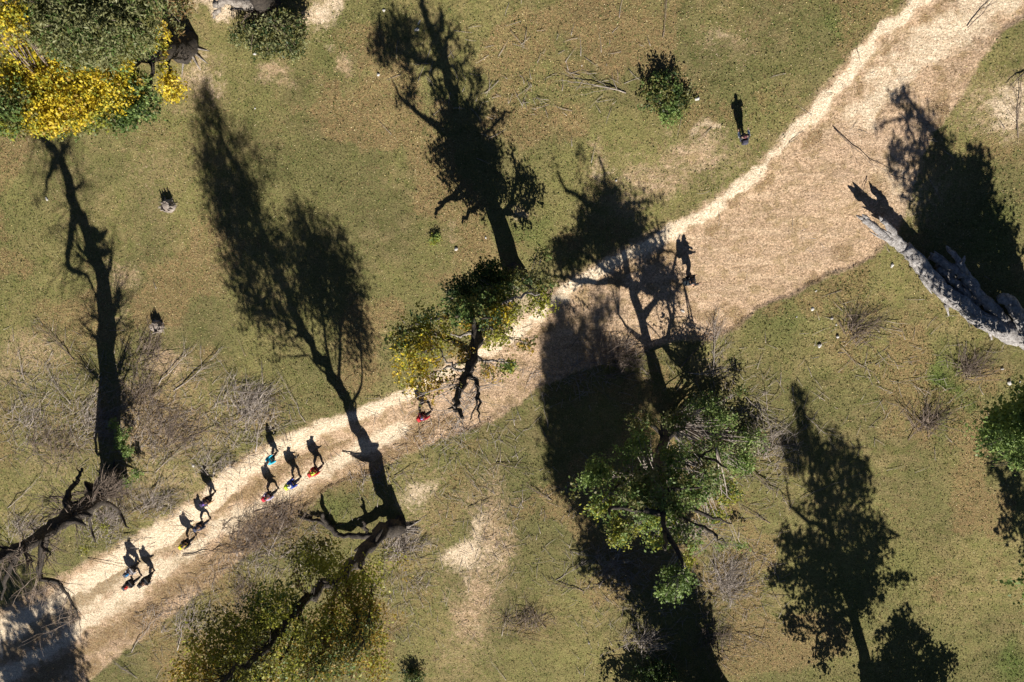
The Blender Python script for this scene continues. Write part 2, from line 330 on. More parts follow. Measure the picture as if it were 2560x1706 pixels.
class Leaves:
    def __init__(s): s.P = []; s.C = []; s.Z = []
    def clump(s, c, r, n, pal, size=.13, sub=.32, per=14, shell=.35):
        """leaves in twig-sized sprays scattered through an ellipsoid (radii across-sun, along-sun, up)"""
        c = np.asarray(c, float); r = np.asarray(r if hasattr(r, '__len__') else (r, r, r), float); n = int(n*LK)
        ns = max(3, n//per)
        u = rng.normal(size=(ns, 3)); u /= np.linalg.norm(u, axis=1, keepdims=True); u *= (rng.random((ns, 1))**shell)
        u += rng.normal(0, .10, u.shape)
        ax = np.stack([SD, HZ, [0, 0, 1]]); cc = c+(u*r) @ ax
        k = rng.integers(max(2, per//2), per*3//2+1, ns); id = np.repeat(np.arange(ns), k)
        p = cc[id]+rng.normal(0, sub*.55, (len(id), 3))*np.array([1, 1, .7]); p[:, 2] = np.maximum(p[:, 2], .04)
        pals = pal if isinstance(pal, (list, tuple)) else [pal]
        ch = rng.integers(0, len(pals), ns); lo = np.array([PAL[q][0] for q in pals])[ch][id]; hi = np.array([PAL[q][1] for q in pals])[ch][id]
        t = np.clip(.5*rng.random((ns, 1))[id]+.5*rng.random((len(id), 1)), 0, 1)
        s.P.append(p); s.C.append(lo+(hi-lo)*t); s.Z.append(size*(.45+1.1*rng.random(len(id)))); return cc
    def build(s, parent, name="crown", m=None, flat=.5, asp=.6, **k):
        P = np.concatenate(s.P); C = np.concatenate(s.C); Z = np.concatenate(s.Z)[:, None]; n = len(P)
        nr = rng.normal(size=(n, 3)); nr[:, 2] = abs(nr[:, 2])+flat; nr /= np.linalg.norm(nr, axis=1, keepdims=True)
        a = np.cross(nr, rng.normal(size=(n, 3))); a /= np.linalg.norm(a, axis=1, keepdims=True); b = np.cross(nr, a)
        V = np.stack([P-a*Z*.5, P+b*Z*.5*asp+nr*Z*.08, P+a*Z*.5-nr*Z*.06, P-b*Z*.5*asp+nr*Z*.08], 1).reshape(-1, 3)
        return mesh_np(name, V, np.arange(4*n).reshape(n, 4), m or M_LEAF, parent, np.repeat(C, 4, 0), **k)

# ------------------------------------------------------------------ ground and path
def build_ground():
    def axis(lo, hi, st, far):
        a = list(np.arange(lo, hi, st)); s = st; x = a[-1]
        while x < far: s *= 1.35; x += s; a.append(x)
        s = st; x = a[0]; b = []
        while x > -far: s *= 1.35; x -= s; b.append(x)
        return np.array(b[::-1]+a)
    xs = axis(-50, 31, .125, 900); ys = axis(-46, 11, .125, 900)
    X, Y = np.meshgrid(xs, ys); V = np.stack([X.ravel(), Y.ravel(), np.zeros(X.size)], 1)
    pp = proj(V); far = (abs(V[:, 0]) > 75) | (abs(V[:, 1]) > 70) | (V[:, 1] > 35)
    pp[far] = (-3000, 5000)
    px, py = pp[:, 0], pp[:, 1]
    dirt, sand, lit, grn, h, ins = masks(px, py)
    dirt[far] = 0; sand[far] = 0; h[far] = 0; grn[far] = .2
    x, y = V[:, 0], V[:, 1]
    V[:, 2] = h+(fbm(x, y, 5.0, 2)-.5)*.10*(~far)+(fbm(x, y, 1.1, 4)-.5)*.13*(~far)*(1-.5*sand)+(rng.random(len(x))-.5)*.016*(1-sand)
    nx = len(xs); i = (np.arange(len(ys)-1)[:, None]*nx+np.arange(nx-1)[None, :]).ravel()
    q = np.stack([i, i+1, i+1+nx, i+nx], 1)
    cov = np.stack([dirt, sand, lit, grn], 1)
    def mk(name, VV, QQ, cc):
        o = mesh_np(name, VV, QQ, M_GROUND, smooth=True)
        a = o.data.attributes.new("cover", 'FLOAT_COLOR', 'POINT'); a.data.foreach_set("color", cc.astype(np.float32).ravel())
        return tag(o, kind="structure")
    g = mk("ground", V, q, cov); tag(g, "grassy clearing with short olive turf, bare patches and leaf litter", "ground")
    sel = q[ins[q].all(1) & ~far[q].any(1)]
    u, inv = np.unique(sel.ravel(), return_inverse=True); VV = V[u].copy(); VV[:, 2] += .004
    p = mk("path", VV, inv.reshape(-1, 4), cov[u]); tag(p, "pale sandy track crossing the clearing diagonally", "path")
    return V, cov, pp
GV, GC, GP = build_ground()
_fine = np.where((GV[:, 0] > -50) & (GV[:, 0] < 31) & (GV[:, 1] > -46) & (GV[:, 1] < 11) & (GP[:, 0] > -60) & (GP[:, 0] < 2620) & (GP[:, 1] > -60) & (GP[:, 1] < 1766))[0]
def scatter_flat(name, n, wfun, cols, size, asp, lift, label, cat, m=M_LITTER, up=1.2):
    wgt = wfun(_fine); wgt = wgt/wgt.sum(); id = rng.choice(_fine, n, p=wgt)
    P = GV[id]+np.stack([(rng.random(n)-.5)*.14, (rng.random(n)-.5)*.14, lift*(.3+rng.random(n))], 1)
    c = np.array(cols)[rng.integers(0, len(cols), n)]*(.7+.6*rng.random((n, 1)))
    nr = rng.normal(size=(n, 3)); nr[:, 2] = abs(nr[:, 2])+up; nr /= np.linalg.norm(nr, axis=1, keepdims=True)
    a = np.cross(nr, rng.normal(size=(n, 3))); a /= np.linalg.norm(a, axis=1, keepdims=True); b = np.cross(nr, a)
    Z = (size*(.6+.8*rng.random(n)))[:, None]
    V = np.stack([P-a*Z*.5, P+b*Z*.5*asp, P+a*Z*.5, P-b*Z*.5*asp], 1).reshape(-1, 3)
    return tag(mesh_np(name, V, np.arange(4*n).reshape(n, 4), m, None, np.repeat(c, 4, 0)), label, cat, kind="stuff")
scatter_flat("fallen_leaves", 90000, lambda i: (.35+2.2*GC[i, 2]+.4*GC[i, 0])*(1-.93*np.clip(GC[i, 1], 0, 1))*(.3+fbm(GP[i, 0], GP[i, 1], 150, 3)),
             [(.42, .30, .15), (.66, .56, .33), (.30, .18, .09), (.20, .12, .06), (.62, .50, .22), (.36, .25, .14), (.26, .16, .08)], .062, .6, .02, "dry tan and yellow leaves strewn over the grass", "leaves")
scatter_flat("grass", 90000, lambda i: (.25+GC[i, 3])*(1-.98*np.clip(GC[i, 0], 0, 1)), [(.16, .17, .055), (.11, .14, .04), (.26, .23, .11), (.09, .13, .03)], .13, .30, .03,
             "short olive and green grass tufts of the clearing", "grass", up=-.2)
scatter_flat("dry_grass", 45000, lambda i: GC[i, 0]*(1-.8*np.clip(GC[i, 1]*1.4, 0, 1))*(1 if True else 0)*np.where(GP[i, 0] > 1000, 1.6, .7), [(.54, .40, .27), (.44, .31, .20), (.66, .52, .38), (.28, .19, .12)], .095, .22, .012,
             "flattened dry straw and bark crumbs beside the track", "straw", up=.6)

# ------------------------------------------------------------------ twiggy branch generators
def add_branch(T, a, b, r0, twigs=8, fan=.6, lift=.25, sag=.1, wob=.06, depth=1, back=False):
    a = np.asarray(a, float); b = np.asarray(b, float); Ln = np.linalg.norm(b-a); d = (b-a)/Ln
    side = np.cross(d, [0, 0, 1.]); side /= np.linalg.norm(side)+1e-9
    mid = (a+b)/2+side*rng.normal(0, wob*Ln)+np.array([0, 0, lift*.5])
    pts = bez(a, mid, b, 8); pts[1:-1] += rng.normal(0, .012*Ln, pts[1:-1].shape)
    r0 *= .78; T.add(pts, np.linspace(r0, r0*.25, 8), 5, .15)
    for k in range(twigs):
        t = .15+.8*rng.random(); p = a*(1-t)**2+2*t*(1-t)*mid+t*t*b
        ang = rng.normal(0, fan); ln = Ln*(.25+.45*rng.random())*(1-.45*t)
        dd = d*math.cos(ang)+side*math.sin(ang)+np.array([0, 0, rng.normal(0, .12)])
        e = p+dd*ln; e[2] = max(e[2], .02)
        if depth > 0 and Ln > .8: add_branch(T, p, e, r0*.45, max(2, twigs//3), fan*.9, 0.03, depth=depth-1, wob=.08)
        else: T.add(bez(p, (p+e)/2+rng.normal(0, .06*ln, 3), e, 4), np.linspace(r0*.35, r0*.12, 4), 4)

# ------------------------------------------------------------------ trees
def limb_mesh(parent, name, nodes, r0, r1, m=M_BARK, k=9, rough=.14, jit=.05, knots=0, flare=0, pw=.85):
    pts = spline(nodes, 5, jit); n = len(pts); t = np.linspace(0, 1, n); r = r0+(r1-r0)*t**pw
    if flare: r = r*(1+flare*np.exp(-t*n/2.2))
    T = Tubes(); T.add(pts, r, k, rough)
    for _ in range(knots):
        i = rng.integers(1, n-1); d = rng.normal(size=3); d[2] *= .5; d /= np.linalg.norm(d)
        ln = r[i]*(1.5+2.5*rng.random()); T.add([pts[i], pts[i]+d*ln*.6+[0, 0, .1], pts[i]+d*ln+[0, 0, .25*ln]], [r[i]*.55, r[i]*.4, r[i]*.15], 6, .2)
    T.build(name, m, parent); return pts, r
def crown_twigs(T, trunk_pts, centres, r=.05, frac=1.0):
    for c in centres:
        if rng.random() > frac: continue
        i = int(np.argmin(np.linalg.norm(trunk_pts-c, axis=1)+np.maximum(0, trunk_pts[:, 2]-c[2])*1.2)); a = trunk_pts[max(0, i-1)]
        ln = np.linalg.norm(c-a); mid = (a+c)/2+np.array([0, 0, .12*ln])+rng.normal(0, .06*ln, 3)
        T.add(bez(a, mid, c, 7), np.linspace(max(.02, r*min(1.6, ln/3)), .012, 7), 5, .15)
TREES = []
def tree(name, label, base, cat="tree", group=None):
    b = PG(base) if not isinstance(base, np.ndarray) else base
    return empty(name, [float(b[0]), float(b[1]), float(b[2])-.0], label, cat, group)
def roots(parent, base, n, r, ln, m=M_PALE, a0=0, a1=2*math.pi):
    T = Tubes(); b = PG(base)
    for k in range(n):
        a = a0+(a1-a0)*(k+rng.random()*.6)/n; d = np.array([math.cos(a), math.sin(a), 0]); l = ln*(.6+.7*rng.random())
        s = np.array([-d[1], d[0], 0])*rng.normal(0, .25*l)
        T.add([b+[0, 0, .35*r*4], b+d*l*.35+[0, 0, .12], b+d*l*.7+s*.6+[0, 0, .03], b+d*l+s+[0, 0, -.05]], [r*1.3, r, r*.6, r*.2], 7, .25)
    T.build("root", m, parent)

def shadow_tree(name, label, base, trunk, limbs, clusters, r0=.45, dens=60, pal=('green',), size=.19, h_shift=0.0, group="trees just outside the frame", keep=None):
    """an upright tree given by the pixels of its shadow; clusters: (x, y, rx, ry, density)"""
    t = tree(name, label, base, group=group)
    f = (lambda s: VT(base, s)+L3*(h_shift/L3[2])) if h_shift else (lambda s: VT(base, s))
    nodes = [PG(base)]+[VT(base, s) for s in trunk]
    if h_shift: nodes = [PG(base)]+[f(s) for s in trunk]
    tp, _ = limb_mesh(t, "trunk", nodes, r0, .06, flare=.5, knots=3)
    allp = [tp]
    for lb in limbs:
        p, _ = limb_mesh(t, "limb", [f(s) for s in lb], r0*.38, .04); allp.append(p)
    allp = np.concatenate(allp); lv = Leaves(); T = Tubes(); T.add(tp[:2], .05)
    for cx, cy, rx, ry, dn in clusters:
        c = f((cx, cy)); a = PI((cx+rx, cy)); b = PI((cx, cy+ry)); o = PI((cx, cy))
        ra = abs((a-o) @ SD)+.05; rv = abs((b-o) @ HZ)*TE+.05; rd = (ra+rv)*.45
        n = int(dens*3.0*dn*ra*rv*3.1)
        cc = lv.clump(c, (ra, rd, rv), n, pal, size, sub=.30, per=12, shell=.55)
        if keep:                           # sprays slid along the sun's rays out of view, so their shadow stays
            P = lv.P[-1]
            for i in range(0, len(P), 12):
                q0 = P[i:i+12].copy(); m_ = q0.mean(0)
                for tt in (0, .5, -.5, 1, -1, 1.5, 2, -1.5, 2.5, 3, 3.5, 4, 5, 6, 7, 8):
                    a_ = proj(m_+L3*tt)[0]
                    if (m_+L3*tt)[2] > .8 and (a_[0] > 2580 or ((a_[0]-keep[0])/keep[2])**2+((a_[1]-keep[1])/keep[3])**2 < 1): break
                else: lv.Z[-1][i:i+12] = .002; tt = 0
                P[i:i+12] = q0+L3*tt
            cc = P[::40]
        crown_twigs(T, allp, list(c+(rng.random((4, 3))-.5)*ra)+list(cc[::9]), .045)
    T.build("twigs", M_BARK, t); lv.build(t, asp=.75); return t

# --- tree standing at the left, broken and nearly bare
def tree_left():
    t = tree("bare_tree", "nearly bare dark broken tree leaning over the lower left corner", (285, 1200))
    I = [(235, 1245), (180, 1290), (115, 1335), (50, 1370), (0, 1395), (-60, 1440)]
    SS = [(265, 810), (232, 620), (187, 520), (148, 395), (103, 335), (70, 230)]
    nodes = [PG((285, 1200))]+[TRI(i, s) for i, s in zip(I, SS)]
    tp, r = limb_mesh(t, "trunk", nodes, .62, .16, flare=.6, knots=5, rough=.2, jit=.09)
    h3 = nodes[3][2]
    lb, _ = limb_mesh(t, "limb", [nodes[3], PI((104, 1385), h3-.2), PI((100, 1440), h3-.5), PI((150, 1462), h3-.5), PI((178, 1505), h3-.6), PI((200, 1545), h3-.8)], .24, .03, rough=.22, knots=3)
    l2, _ = limb_mesh(t, "limb", [nodes[2], PI((168, 1250), nodes[2][2]-.6), PI((190, 1200), nodes[2][2]-1.6), PI((205, 1170), nodes[2][2]-2.0)], .26, .07, rough=.3, knots=3)
    l3, _ = limb_mesh(t, "limb", [nodes[1], PI((225, 1300), 3.2), PI((238, 1355), 3.4)], .16, .05, rough=.3)
    l4, _ = limb_mesh(t, "limb", [nodes[1], PI((290, 1270), 2.2), PI((322, 1320), 2.4)], .20, .05, rough=.3)
    l5, _ = limb_mesh(t, "limb", [nodes[4], PI((32, 1405), nodes[4][2]+.2), PI((14, 1450), nodes[4][2]+.3), PI((4, 1500), nodes[4][2]+.3)], .26, .04, rough=.25)
    T = Tubes()
    for i in range(34):                        # claw of bare twigs
        p = lb[rng.integers(8, len(lb))]; q = proj(p)[0]
        e = PI((q[0]+rng.normal(-25, 45), q[1]+abs(rng.normal(40, 30))-8), p[2]+rng.normal(-.1, .5)); add_branch(T, p, e, .04, 3, .6, .1, depth=0)
    for p0, px_, n_ in ((nodes[3], (90, 1330), 16), (nodes[4], (20, 1370), 16), (nodes[5], (10, 1420), 12), (nodes[2], (160, 1300), 12), (nodes[1], (230, 1260), 10)):
        for i in range(n_):
            s = rng.choice([-1, 1]); e = PI((px_[0]+s*rng.uniform(15, 75), px_[1]+rng.normal(15, 50)), max(.5, p0[2]+rng.normal(0, .8)))
            add_branch(T, p0+rng.normal(0, .25, 3), e, .035, 4, .5, .1, depth=0)
    sh = [((232, 640), (228, 585), .2), ((225, 690), (165, 600), .12), ((235, 700), (178, 640), .1), ((245, 720), (272, 640), .14), ((262, 790), (292, 700), .12), ((270, 830), (305, 745), .12), ((268, 830), (222, 790), .14), ((290, 960), (325, 880), .16),
          ((280, 905), (235, 860), .12), ((170, 480), (205, 452), .16), ((150, 400), (180, 365), .14), ((146, 390), (150, 340), .12), ((135, 385), (82, 335), .1), ((280, 880), (312, 800), .1), ((290, 960), (335, 915), .1), ((295, 990), (245, 955), .08), ((300, 1020), (350, 990), .08), ((288, 940), (215, 900), .07)]
    for a, b, rr in sh:
        pa = tp[int(np.argmin([np.linalg.norm(PS(a, q[2])-q) for q in tp]))]; g0 = PS(a, pa[2]); pb = PS(b, pa[2]+.8)+(pa-g0)*.6
        limb_mesh(t, "limb", [pa, (pa+pb)/2+rng.normal(0, .12, 3), pb], rr, .03, rough=.3)
        for i in range(16): add_branch(T, (pa+pb)/2+(pb-pa)*rng.uniform(-.4, .5), pb+(pb-pa)*.3+rng.normal(0, .6, 3), .032, 4, .5, depth=0)
    T.build("twigs", M_TWIGD, t)
    lv = Leaves()
    for c in ((305, 1085, 1.6, .5, 260), (320, 1130, 1.2, .4, 150), (300, 1110, 1.4, .4, 160), (340, 1185, 1.0, .4, 200), (315, 1205, 1.0, .4, 160), (285, 1060, 1.6, .3, 90)): lv.clump(PI(c[:2], c[2]), c[3], c[4], ['lgreen', 'green'], .13, .2, 10)
    for c in ((210, 1375, 11.0, .3, 60), (265, 1320, 2.0, .4, 120), (0, 1330, 12, .3, 50)): lv.clump(PI(c[:2], c[2]), c[3], c[4], ['ygreen', 'olive'], .12, .2, 8)
    lv.build(t); roots(t, (285, 1200), 7, .10, 1.5, M_BARK)
tree_left()

# --- tree in the lower left whose crown hangs over the bottom edge
def tree_gold():
    t = tree("autumn_tree", "olive and gold crowned tree with dark crooked trunk below the hikers", (1000, 1313))
    fork = TRI((872, 1440), (845, 955))
    I = [(940, 1335), (895, 1385)]; SS = [(955, 1190), (895, 1075)]
    nodes = [PG((1000, 1313))]+[TRI(i, s) for i, s in zip(I, SS)]+[TRI((845, 1440), (848, 965)), TRI((770, 1490), (775, 850)), TRI((705, 1560), (715, 720)), TRI((660, 1625), (660, 590)), TRI((600, 1680), (600, 440)), TRI((520, 1780), (550, 320)), TRI((470, 1900), (513, 190))]
    tp, _ = limb_mesh(t, "trunk", nodes, .60, .04, flare=.12, knots=8, rough=.24, jit=.12, pw=.7)
    pts = [tp]
    # broken side limb reaching left at mid height
    p0 = nodes[1]
    l, _ = limb_mesh(t, "limb", [(nodes[0]*.6+nodes[1]*.4), PI((940, 1338), .8), PI((890, 1340), .5), PI((840, 1335), .35), PI((805, 1305), .3), PI((775, 1300), .25), PI((745, 1290), .2)], .27, .09, rough=.3, knots=2)
    limb_mesh(t, "limb", [l[15], PI((810, 1298), .5), PI((806, 1282), .7)], .2, .1, rough=.3)
    limb_mesh(t, "limb", [PI((918, 1336), .6), PI((912, 1318), .8), PI((908, 1302), .9)], .15, .07, rough=.3)
    # limbs from shadow: second leader and fine ribs
    def sl(a, b, c, di=0, r=.2):
        r *= .5
        i = int(np.argmin([np.linalg.norm(PS(a, q[2])-q) for q in tp])); pa = tp[i]
        f = lambda s: VT((1000, 1313), s)+np.array([-1.0, -1.0, 0])*0+L3*di
        p, _ = limb_mesh(t, "limb", [pa, f(b), f(c)], r, .03); pts.append(p)
    sl((850, 960), (855, 780), (870, 560), -.5, .26); sl((830, 930), (800, 740), (760, 520), 0, .22); sl((760, 830), (680, 640), (640, 520), .6, .2); sl((870, 1010), (905, 930), (880, 700), -.4, .2)
    sl((700, 700), (620, 480), (560, 300), .5, .14); sl((850, 960), (780, 900), (745, 870), 1, .2); sl((720, 740), (600, 600), (550, 480), .5, .15); sl((890, 1060), (890, 1010), (883, 975), 0, .16); sl((760, 830), (660, 770), (600, 640), .3, .16)
    allp = np.concatenate(pts); lv = Leaves(); T = Tubes()
    # crown seen in the lower left, heights follow the upright stem
    vis = [(800, 1400, 6, 1.2, 1.2, .8, 'olive', 700), (900, 1450, 6.5, 1.5, 1.2, 1, 'ygreen', 900), (870, 1500, 7.5, 1.6, 1.3, 1, 'gold', 1000), (820, 1420, 7, 1.4, 1.2, .9, 'ygreen', 700), (760, 1390, 6, .9, .9, .8, 'olive', 350),
           (730, 1510, 9.5, 1.2, 1.2, 1, 'dgreen', 600), (670, 1500, 10, 1.2, 1, 1, 'green', 600), (690, 1560, 11, 1.4, 1.3, 1, 'ygreen', 800), (640, 1540, 10.5, 1.2, 1.2, 1, 'dgreen', 600), (600, 1580, 11.5, 1.6, 1.3, 1.2, 'olive', 900),
           (540, 1600, 12, 1.6, 1.4, 1.2, 'olive', 900), (510, 1660, 12.5, 1.3, 1.2, 1.4, 'gold', 800), (600, 1650, 12.5, 1.5, 1.3, 1.2, 'ygreen', 700), (470, 1700, 13, 1.0, .9, 1.2, 'gold', 450), (860, 1560, 9.5, 1.5, 1.3, 1, 'ygreen', 500),
           (800, 1560, 9.5, 1.4, 1.2, 1, 'ygreen', 450), (900, 1600, 10, 1.3, 1.6, 1.2, 'gold', 500), (940, 1560, 9, .9, 1.6, 1.2, 'gold', 350), (930, 1660, 10.5, 1.0, 1.8, 1.2, 'gold', 450), (860, 1660, 11.5, 1.6, 1.6, 1.2, 'brown', 450),
           (780, 1650, 12, 1.5, 1.5, 1.2, 'olive', 450), (700, 1680, 12.5, 1.5, 1.4, 1.2, 'gold', 450), (960, 1400, 5, .6, .8, .6, 'olive', 120), (740, 1440, 8, .8, .6, .6, 'brown', 120), (1010, 1420, 4, .8, .8, .6, 'gold', 60), (620, 1700, 13.5, 2, 1.5, 1.2, 'olive', 500)]
    SY = {(800, 1400): 690, (900, 1450): 720, (870, 1500): 760, (820, 1420): 640, (760, 1390): 640, (730, 1510): 760, (670, 1500): 660, (690, 1560): 600, (640, 1540): 600, (600, 1580): 520, (540, 1600): 480, (510, 1660): 420, (600, 1650): 560, (470, 1700): 300, (860, 1560): 780, (800, 1560): 700, (900, 1600): 830, (940, 1560): 850, (930, 1660): 800, (860, 1660): 660, (780, 1650): 560, (700, 1680): 640, (960, 1400): 1180, (740, 1440): 760, (1010, 1420): 1340, (620, 1700): 420}
    for x, y, h, a, b, c, pl, n in vis:
        h = HS((x, y), SY.get((x, y), 600))
        cc = lv.clump(PI((x, y), h), (a*1.15, b*1.15, c), int(n*.8), [pl, pl, 'ygreen', 'ygreen' if pl != 'dgreen' else 'green'], .15, .38, 12, .5); crown_twigs(T, allp, list(cc[::9]), .022)
    tq = [tuple(q) for q in proj(tp)]
    for k in range(len(lv.P)):             # the crown is open along the leaning stem
        q = proj(lv.P[k]); d = dpoly(q[:, 0], q[:, 1], tq); kp = (d > 13+9*np.sin(q[:, 0]*.05)) | (rng.random(len(d)) < .2)
        lv.P[k] = lv.P[k][kp]; lv.C[k] = lv.C[k][kp]; lv.Z[k] = lv.Z[k][kp]
    # thinner foliage of the upper stems, given by the shadow they throw
    for x, y, rx, ry, dn in [(545, 300, 50, 90, .55), (515, 205, 16, 40, .5), (560, 450, 55, 90, .6), (600, 600, 55, 90, .55), (640, 740, 70, 90, .5), (700, 830, 60, 60, .45), (790, 600, 75, 90, 1.3), (845, 660, 60, 100, 1.4), (875, 770, 40, 100, 1.3), (780, 700, 80, 90, 1.1), (520, 260, 32, 70, 1.0), (560, 400, 50, 80, .9), (580, 500, 60, 80, .9), (615, 620, 70, 80, 1.0), (560, 560, 45, 80, 1.2), (590, 680, 50, 80, 1.2), (640, 780, 55, 60, 1.1), (525, 430, 32, 80, 1.1), (600, 480, 50, 80, 1.0), (670, 760, 70, 80, .8), (740, 540, 45, 45, 1.0),
                             (780, 740, 60, 80, .6), (700, 640, 60, 90, .5), (640, 480, 50, 90, .5), (600, 360, 50, 80, .5), (660, 870, 45, 40, .45), (880, 880, 22, 60, .6), (820, 860, 40, 60, .5), (590, 700, 40, 40, .4)]:
        c = VT((1000, 1313), (x, y)); a = PI((x+rx, y)); b = PI((x, y+ry)); o = PI((x, y)); ra = abs((a-o) @ SD); rv = abs((b-o) @ HZ)*TE
        cc = lv.clump(c, (ra, 1.0, rv), int(85*dn*ra*rv*3.1), ['olive', 'gold', 'green'], .15, .34, 10, .6); crown_twigs(T, allp, list(cc[::4]), .05)
    T.build("twigs", M_BARK, t); lv.build(t); roots(t, (1005, 1316), 4, .07, 1.5, M_PALE, -.9, .5)
tree_gold()

# --- centre tree over the track
def tree_centre():
    t = tree("crooked_tree", "crooked tree at the centre with yellow leaves and a bare broken top over the track", (1288, 690))
    B = (1288, 690)
    nodes = [PG(B), TRI((1245, 720), (1218, 490)), TRI((1205, 765), (1165, 370)), TRI((1195, 830), (1140, 290)), TRI((1187, 890), (1112, 150)), TRI((1165, 940), (1085, 90)), TRI((1142, 985), (1060, 30)), TRI((1140, 1010), (1050, -20)), TRI((1165, 1045), (1050, -100))]
    tp, _ = limb_mesh(t, "trunk", nodes, .62, .09, flare=.3, knots=3, rough=.2, jit=.07, pw=.5)
    h = [n[2] for n in nodes]; pts = [tp]
    l, _ = limb_mesh(t, "limb", [nodes[5], PI((1185, 945), h[5]+.3), PI((1195, 970), h[5]+.8), PI((1190, 1005), h[5]+1.3), PI((1175, 1050), h[5]+1.6)], .15, .03, rough=.3); pts.append(l)
    l2, _ = limb_mesh(t, "limb", [l[12], PI((1198, 1030), h[5]+1.8), PI((1203, 1060), h[5]+2)], .08, .02)
    for a in ([nodes[4], PI((1160, 925), h[4]+.3), PI((1120, 905), h[4]+.2), PI((1090, 860), h[4])], [nodes[3], PI((1150, 840), h[3]), PI((1110, 830), h[3])], [nodes[2], PI((1240, 770), h[2]+.3), PI((1300, 740), h[2]+.6), PI((1350, 735), h[2]+.9)],
              [nodes[4], PI((1215, 905), h[4]), PI((1260, 900), h[4]+.3)], [nodes[3], PI((1230, 820), h[3]), PI((1280, 850), h[3]+.3)], [nodes[4], PI((1130, 915), h[4]), PI((1080, 930), h[4])]):
        p, _ = limb_mesh(t, "limb", a, .13, .03, M_PALE, rough=.3); pts.append(p)
    # stub and branch seen in the shadow
    for a, b, c in (((1190, 470), (1140, 495), (1095, 510)), ((1120, 500), (1100, 520), (1090, 545)), ((1200, 500), (1165, 540), (1155, 560)), ((1240, 560), (1290, 470), (1280, 380)), ((1225, 540), (1290, 540), (1340, 500)), ((1090, 175), (1010, 130), (940, 110)), ((1075, 350), (1020, 260), (980, 200)), ((1080, 150), (1120, 100), (1150, 60))):
        pa = tp[int(np.argmin([np.linalg.norm(PS(a, q[2])-q) for q in tp]))]
        p, _ = limb_mesh(t, "limb", [pa, VT(B, b), VT(B, c)], .15, .04, rough=.3); pts.append(p)
    allp = np.concatenate(pts); lv = Leaves(); T = Tubes()
    vis = [(1215, 690, 2.6, 1.3, .9, .9, ['dgreen', 'dgreen', 'green'], 1300), (1160, 730, 4.0, 1.2, .9, 1, ['dgreen', 'dgreen'], 1100), (1270, 700, 3.2, .9, .6, .7, ['dgreen', 'olive'], 600), (1240, 750, 4.6, 1.3, .8, .8, ['ygreen', 'willow', 'green'], 1100), (1330, 705, 3.6, 1.0, .8, .6, ['willow', 'olive'], 450),
           (1350, 760, 4.6, .9, .8, .5, ['ygreen', 'ygreen', 'olive'], 420), (1215, 800, 6.0, 1.4, .7, .9, ['yellow', 'gold', 'ygreen'], 1100), (1265, 780, 5.6, 1.0, .7, .7, ['ygreen', 'olive'], 700), (1240, 840, 7.0, .9, .7, .7, ['ygreen', 'olive'], 450), (1180, 780, 5.0, .7, .7, 1, ['dgreen'], 400),
           (1060, 830, 7.5, 1.7, 1.2, .6, ['ygreen', 'ygreen', 'olive'], 420), (1035, 880, 8.2, 1.3, 1.3, .6, ['ygreen', 'yellow', 'gold'], 460), (1100, 850, 8.0, 1.3, 1.3, .6, ['ygreen', 'gold'], 300), (1050, 935, 9.0, 1.3, 1.2, .6, ['gold', 'yellow', 'ygreen'], 420), (1085, 965, 9.4, 1.5, .9, .5, ['gold', 'olive', 'brown'], 240), (1160, 890, 8.5, .5, .7, .6, ['gold', 'olive'], 200),
           (1070, 795, 6.5, .6, .5, .5, ['dgreen'], 160), (1273, 916, 8.5, .42, .42, .4, ['ygreen', 'green'], 170), (1310, 865, 7.5, .9, .4, .4, ['gold', 'olive'], 130), (1225, 930, 8.8, .7, .6, .5, ['gold', 'olive'], 110), (1000, 850, 7.5, .6, .7, .6, ['olive'], 160), (1350, 640, 3, .6, .5, .5, ['olive', 'green'], 120)]
    SY = {(1060, 830): 110, (1035, 880): 100, (1100, 850): 120, (1050, 935): 70, (1085, 965): 60, (1160, 890): 130, (1070, 795): 230, (1000, 850): 120, (1310, 865): 300, (1225, 930): 160, (1350, 760): 450, (1215, 800): 330, (1265, 780): 370, (1240, 840): 280, (1215, 690): 450, (1160, 730): 400, (1270, 700): 470, (1240, 750): 400, (1330, 705): 500, (1180, 780): 360, (1350, 640): 480, (1273, 916): 200}
    for x, y, hh, a, b, c, pl, n in vis:
        hh = HS((x, y), SY.get((x, y), 300))
        cc = lv.clump(PI((x, y), hh), (a, b, c), n, pl, .14, .26, 11, .5); crown_twigs(T, allp, list(cc[::6]), .035)
    for x, y, rx, ry, dn in [(1125, 260, 62, 80, 1.6), (1150, 350, 78, 80, 1.6), (1180, 440, 75, 80, 1.6), (1100, 210, 30, 40, 1), (1280, 400, 22, 40, .6), (1330, 470, 35, 35, .8), (1310, 545, 35, 20, .9), (940, 110, 40, 40, .7), (960, 60, 30, 60, .6), (1130, 90, 45, 45, .8), (1010, 180, 40, 40, .4), (1000, 250, 28, 40, .35), (1175, 110, 14, 25, .6), (1210, 500, 60, 40, .9), (1080, 380, 20, 30, .6)]:
        c = VT(B, (x, y)); a = PI((x+rx, y)); b = PI((x, y+ry)); o = PI((x, y)); ra = abs((a-o) @ SD); rv = abs((b-o) @ HZ)*TE
        lv.clump(c, (ra, .8, rv), int(75*dn*ra*rv*3.1), ['olive', 'dgreen', 'green'], .16, .25, 10, .6)
    for i in range(60):
        p = (l if i % 2 else tp)[rng.integers(4 if i % 2 else len(tp)//2, 16 if i % 2 else len(tp))]; q = proj(p)[0]; e = PI((q[0]+rng.normal(0, 38), q[1]+rng.normal(18, 28)), p[2]+rng.normal(.1, .4)); add_branch(T, p, e, .025, 3, .5, .1, depth=0)
    T.build("twigs", M_TWIG, t); lv.build(t)
tree_centre()

